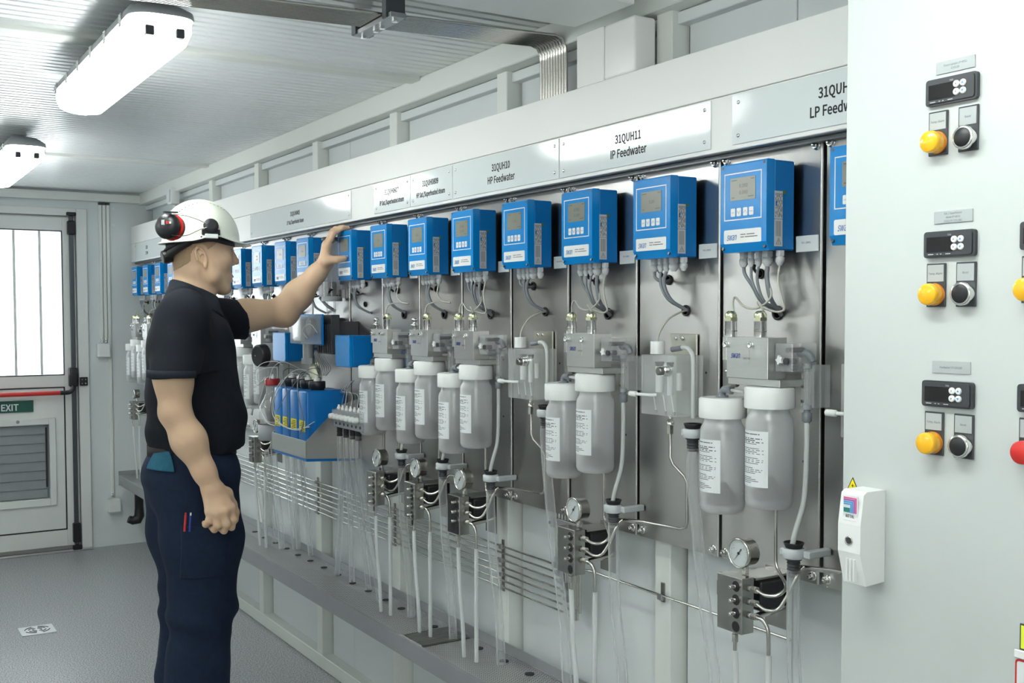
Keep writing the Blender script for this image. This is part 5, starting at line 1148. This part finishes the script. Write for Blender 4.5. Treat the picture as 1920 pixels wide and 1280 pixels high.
# polo shirt
fl = Vector((1.150, 3.605, 1.405)); fl = ay(448, 603, 3.605)
sl0 = Vector((.808, 3.165, 1.252))
shirt = [el(hd(.928, -.005, 1.345), (.128, .178, .120), .06, 1, -.30), el(hd(.932, 0, 1.215), (.138, .178, .170), .06, 1, -.15), el(hd(.940, 0, 1.06), (.146, .174, .22), .06),
 el(hd(1.00, .02, 1.095), (.088, .12, .11), .05), seg(hd(.915, 0, 1.462), (.862, 3.215, 1.425), .062, .060, .05), seg(hd(.925, 0, 1.462), shL, .060, .058, .05),
 seg(shR, sl0+Vector((0, 0, -.03)), .072, .066, .035), seg(Vector(shL)+Vector((0, 0, .008)), fl+Vector((.05, 0, .004)), .076, .066, .035), el((.850, 3.26, 1.33), (.085, .08, .12), .05)]
def shirtpost(D, l0, h):
    X, Y, Z = grid(D, l0, h)
    w = .0022*np.sin(34*Z+15*X+5*Y)*np.sin(9*X-14*Z+11*Y)+.0030*np.exp(-((Z-1.08)/.09)**2)*np.sin(52*Z+16*X+9*Y)+.0024*np.exp(-((Z-1.36)/.07)**2)*np.sin(40*(X+Z)+20*Y)
    D = D+w.astype(np.float32)
    D = np.maximum(D, (.999+.014*np.clip((X-.93)/.1, -1, 1)+.006*np.sin(22*X+12*Y)-Z))           # hem
    near = (Y < 3.235+.0*Z)                                          # sleeve of the hanging arm ends square
    D = np.where(near & (Z < 1.30), np.maximum(D, 1.247+.06*(X-.81)-Z), D)
    ddir = np.array(fl-Vector(shL)); ddir = ddir/np.linalg.norm(ddir)
    pl = (X-fl.x)*ddir[0]+(Y-fl.y)*ddir[1]+(Z-fl.z)*ddir[2]
    pl = (X-fl.x-.012)*.97+(Z-fl.z)*.16
    D = np.where((Z > 1.25) & (X > 1.075) & (Y > 3.46), np.maximum(D, pl+0*D), D)
    neck = np.sqrt((X-.946)**2+(Y-YM)**2)-.057-.35*np.maximum(Z-1.47, 0)
    return np.where(Z > 1.44, np.maximum(D, np.minimum(.02, -neck)), D).astype(np.float32)
so = sdf_obj('polo_shirt', shirt, (.70, 3.04, .98), (1.25, 3.74, 1.56), .0045, 'polo', mn, shirtpost)
# sleeve hem band and collar
MB().lathe((.8085, 3.1665, 1.2465), (.03, 0, 1), [(0, .0685), (.0005, .0705), (.020, .0712), (.021, .069)], 30).build('sleeve_band', 'polo_collar', mn)
n = 44; rings = []
for k in range(n+1):
    a = math.radians(38+ (322-38)*k/n)                    # opening at the throat
    c, s_ = math.cos(a), math.sin(a); bk = (1-c)/2            # 1 at the nape
    zt = 1.482+.056*bk; r0_ = .0625; out = .088+.008*abs(s_); drop = .046+.022*(1-bk)
    cx, cy = .944, YM
    rings.append([(cx+c*r0_, cy+s_*r0_*.97, zt-.030), (cx+c*(r0_+.001), cy+s_*(r0_+.001), zt-.004), (cx+c*(r0_+.006), cy+s_*(r0_+.006), zt+.001), (cx+c*(r0_+.012), cy+s_*(r0_+.012), zt-.003), (cx+c*(out-.004), cy+s_*(out-.002), zt-drop+.010), (cx+c*out, cy+s_*(out+.002), zt-drop), (cx+c*(out-.004), cy+s_*(out-.003), zt-drop-.001), (cx+c*(r0_+.006), cy+s_*(r0_+.006), zt-.012)])
vs = [p for r_ in rings for p in r_]; q = 8
fs = [(i*q+j, i*q+(j+1) % q, (i+1)*q+(j+1) % q, (i+1)*q+j) for i in range(n) for j in range(q)]+[tuple(range(q)), tuple(range(n*q, n*q+q))]
MB().add(vs, fs, True).build('collar', 'polo_collar', mn)
MB().sweep([(1.004, 3.375, 1.452), (1.030, 3.362, 1.405), (1.048, 3.353, 1.345)], [.007, .007, .006], 6, sub=4).build('placket', 'polo', mn)
# trousers
def leg(y, kx):
    return [seg(hd(.925, y, .90), hd(.932, y*1.05, .74), .118, .118, .05), seg(hd(.932, y*1.05, .74), hd(kx, y*1.1, .52), .114, .098, .05), seg(hd(kx, y*1.1, .52), hd(kx-.022, y*1.1, .25), .094, .096, .04), seg(hd(kx-.022, y*1.1, .25), hd(kx-.022, y*1.1, .10), .094, .096, .03)]
tro = [el(hd(.926, 0, .955), (.138, .165, .115), .05), el(hd(.868, -.02, .900), (.085, .14, .095), .04)]+leg(-.085, .925)+leg(.085, .948)
def tropost(D, l0, h):
    X, Y, Z = grid(D, l0, h)
    w = .0034*np.sin(24*Z+22*X)*np.sin(7*Z-15*X+10*Y)+.0050*np.exp(-((Z-.50)/.07)**2)*np.sin(60*Z+28*X+10*Y)+.0034*np.exp(-((Z-.17)/.09)**2)*np.sin(75*Z+12*X)
    w = w+.003*np.exp(-((Z-.86)/.06)**2)*np.sin(50*Z-30*X)
    return np.maximum(np.maximum(D+w.astype(np.float32), Z-1.022), .045-Z).astype(np.float32)
sdf_obj('trousers', tro, (.72, 3.15, .02), (1.14, 3.66, 1.05), .0050, 'trousers', mn, tropost)
bl = []; n = 48
for z, r_ in ((.990, 1.0), (.990, 1.03), (1.022, 1.03), (1.022, 1.0)):
    for k in range(n):
        a = 2*math.pi*k/n; bl.append((.928+.1300*r_*math.cos(a), YM+.1530*r_*math.sin(a), z))
MB().add(bl, [(i*n+k, i*n+(k+1) % n, ((i+1) % 4)*n+(k+1) % n, ((i+1) % 4)*n+k) for i in range(4) for k in range(n)], True).build('belt', 'leather', mn)
# cargo pocket, back pocket flap, side flap: patches lifted off the trouser surface
def patch(name, pts, m, dy, th=.006):
    f = [Vector(ay(px, py, y)) for px, py, y in pts]; MB().prism(f, (0, th, 0)).build(name, m, mn)
def pocket(name, lo, hi, off, m):
    lo, hi = Vector(lo), Vector(hi)
    def post(D, l0, h):
        D = tropost(D, l0, h)-off; X, Y, Z = grid(D, l0, h)
        return np.maximum(D, np.maximum(np.maximum(np.maximum(lo.x-X, X-hi.x), np.maximum(lo.z-Z, Z-hi.z)), Y-hi.y)).astype(np.float32)
    sdf_obj(name, tro, lo-Vector((.02, .02, .02)), hi+Vector((.02, .02, .02)), .003, m, mn, post)
pocket('cargo_pocket', (.842, 3.12, .640), (.965, 3.28, .800), .007, 'trousers')
pocket('pocket_flap', (.775, 3.15, .960), (.832, 3.36, 1.018), .007, 'teal_cloth')
pocket('pocket_trim', (.905, 3.15, .962), (.938, 3.33, 1.018), .004, 'teal_cloth')
for s, kx in ((-1, .905), (1, .928)):
    sdf_obj('boot', [el(hd(kx+.02, s*.095, .055), (.10, .046, .05), .02), el(hd(kx+.11, s*.098, .045), (.07, .048, .040), .03), seg(hd(kx-.01, s*.093, .07), hd(kx-.01, s*.093, .14), .045, .045, .02)], hd(kx-.12, s*.095-.07, -.01), hd(kx+.20, s*.095+.07, .2), .006, 'leather', mn, lambda D, l0, h: (lambda X, Y, Z: np.maximum(D, .002-Z).astype(np.float32))(*grid(D, l0, h)))
for px, m, r_, lb in ((347, 'red', .0034, 'red pen standing in the trouser pocket'), (356.5, 'print_blue', .0032, 'blue pen with white cap in the trouser pocket')):
    a, b_ = ay(px+1, 966, 3.184), ay(px-1, 996, 3.186)
    t = thing('pen', b_, lb, 'pen'); MB().cyl(b_, a, r_, 8).build('barrel', m, t)
    MB().cyl(a, a+(a-b_).normalized()*.008, r_*.8, 8).build('push_cap', 'white_plastic' if m != 'red' else 'red', t)
# ------------------------------------------------------------------ helmet with ear defenders
hc = hd(.966, 0, 1.663)
hm = bpy.data.objects.new('hard_hat', None); C.objects.link(hm); hm.parent = mn; ORG[hm.name] = Vector(ORG[mn.name])
vs = []; n, m_ = 56, 20
def rim(a):
    c, s_ = math.cos(a), math.sin(a); return c, s_
prof = []
for j in range(m_+1):
    ph = math.pi/2*j/m_; prof.append((math.sin(ph), math.cos(ph)))
out_ = []
for th in (0, .0028):
    for j, (sr, cz) in enumerate(prof):
        for k in range(n):
            a = 2*math.pi*k/n; c, s_ = math.cos(a), math.sin(a)
            zr = 1.664+.012*math.exp(-((c-.12)/.38)**2)-.006*max(-c, 0)-.002*max(c, 0)           # rim rises above the ear
            rx, ry = .119-th, .103-th
            out_.append((hc[0]+c*rx*sr, YM+s_*ry*sr, zr+(1.785-th-zr)*cz**.92))
    for q_, (dr, dz) in enumerate(((.004, -.004), (.011, -.008), (.0125, -.0095))):
        for k in range(n):
            a = 2*math.pi*k/n; c, s_ = math.cos(a), math.sin(a)
            zr = 1.664+.012*math.exp(-((c-.12)/.38)**2)-.006*max(-c, 0)-.002*max(c, 0)
            pk = .028*max(0, c-.35)/.65*(q_+1)/3; sd = 1-.55*math.exp(-((c-.12)/.35)**2)
            out_.append((hc[0]+c*(.119-th+dr*sd+pk), YM+s_*(.103-th+dr*sd), zr+dz*sd-pk*.12-th*.6))
L_ = m_+1+3; fs = []
for o_ in (0, 1):
    for j in range(L_-1):
        for k in range(n):
            b_ = o_*L_*n; f = (b_+j*n+k, b_+j*n+(k+1) % n, b_+(j+1)*n+(k+1) % n, b_+(j+1)*n+k); fs.append(f)
e = (L_-1)*n
fs += [(e+k, e+(k+1) % n, L_*n+e+(k+1) % n, L_*n+e+k) for k in range(n)]
MB().add(out_, fs, True).build('helmet_shell', 'helmet', hm, 'white helmet shell')
# reinforcing ridge with a row of vent holes
for i in range(13):
    t_ = -1.02+i*.165; x = .960+.082*math.sin(t_); y = YM-.040; 
    zz = 1.664+(1.785-1.664)*math.sqrt(max(0, 1-((x-.966)/.119)**2-((y-YM)/.103)**2))**.96
    MB().cyl((x, y-.0005, zz+.0005), (x, y+.004, zz-.004), .0019, 8).build('vent_hole', 'black', hm)
MB().sweep([(.966+.119*math.sin(q_)*1.0, YM, 1.664+.1225*math.cos(q_)**.96 if math.cos(q_) > 0 else 1.664) for q_ in [i*.1 for i in range(-14, 15)]], .005, 6).build('ridge', 'helmet', hm)
kx_, kz_ = .968, 1.700
MB().lathe((kx_, YM-.098, kz_), (0, -1, .15), [(0, .0225), (.006, .0230), (.012, .0215), (.015, .012)], 18).box(kx_-.028, kx_+.028, YM-.105, YM-.098, kz_-.028, kz_-.010, .002).build('earmuff_pivot', 'black_rubber', hm)
MB().box(kx_-.020, kx_+.020, YM-.111, YM-.098, kz_-.038, kz_-.024, .002).build('slot_bracket', 'white_plastic', hm)
for dx in (-.030, .030): MB().cyl((kx_+dx, YM-.104, kz_-.034), (kx_+dx, YM-.098, kz_-.034), .0026, 8).build('slot_screw', 'black', hm)
ec = ay(311, 423, 3.245)
dirn = Vector((-.80, -.60, .10)).normalized()
MB().lathe(ec+dirn*-.018, dirn, [(-.010, .030), (0, .038), (.014, .0395), (.024, .035), (.031, .024), (.034, .010)], 26).build('earmuff_cup', 'black', hm, 'black ear defender cup')
MB().lathe(ec+dirn*-.034, dirn, [(0, .0385), (.004, .0405), (.008, .0385)], 26).build('earmuff_ring', 'red', hm, 'red ring of the ear defender')
MB().lathe(ec+dirn*-.047, dirn, [(0, .030), (.004, .036), (.012, .037)], 24).build('earmuff_cushion', 'black_rubber', hm)
for dz in (.020, -.018):
    MB().sweep([ec+Vector((.01, -.022, dz*1.6)), ec+Vector((.055, -.012, dz*1.55)), (kx_-.040, YM-.112, kz_+dz*.8), (kx_-.015, YM-.112, kz_+dz*.25)], .0012, 6, sub=4).build('earmuff_wire', 'steel_dark', hm)
MB().box(ec.x-.012, ec.x+.030, ec.y-.026, ec.y-.014, ec.z+.036, ec.z+.041, .001).build('earmuff_arm', 'charcoal', hm)
q0 = ec+dirn*.006
for dx, w_, h_, m_c in ((.0, .0035, .0035, 'red'), (-.010, .0010, .0075, 'white_plastic'), (-.0145, .0010, .0070, 'white_plastic'), (.008, .0020, .0030, 'white_plastic')):
    cx_ = q0.x+dx; yy = q0.y-math.sqrt(max(1e-6, .0405**2-((dx*.8)**2)-.004**2))*.80
    MB().box(cx_-w_, cx_+w_, yy-.0035, yy+.004, q0.z+.006-h_, q0.z+.006+h_, .0003).build('earmuff_badge', m_c, hm)
# harness: band under the rim and ratchet at the nape
bd = []; n = 40
for z, r_ in ((-.014, .0), (-.014, .004), (.010, .004), (.010, 0)):
    for k in range(n):
        a = 2*math.pi*k/n; c, s_ = math.cos(a), math.sin(a); zz = 1.658+.010*math.exp(-((c-.1)/.4)**2)-.030*max(-c-.45, 0)
        bd.append((.964+(.1025+r_)*c, YM+(.084+r_)*s_, zz+z))
MB().add(bd, [(i*n+k, i*n+(k+1) % n, ((i+1) % 4)*n+(k+1) % n, ((i+1) % 4)*n+k) for i in range(4) for k in range(n)], True).build('headband', 'black_rubber', hm)
for s in (-1, 1): MB().sweep([hd(.91, s*.074, 1.655), hd(.878, s*.055, 1.632), hd(.862, s*.022, 1.615)], [.013, .012, .012], 8, sub=4).build('nape_strap', 'black_rubber', hm)
MB().lathe(hd(.872, 0, 1.612), (-1, 0, -.25), [(0, .020), (.012, .022), (.026, .020), (.028, .016)], 16, False).build('ratchet_knob', 'black', hm)
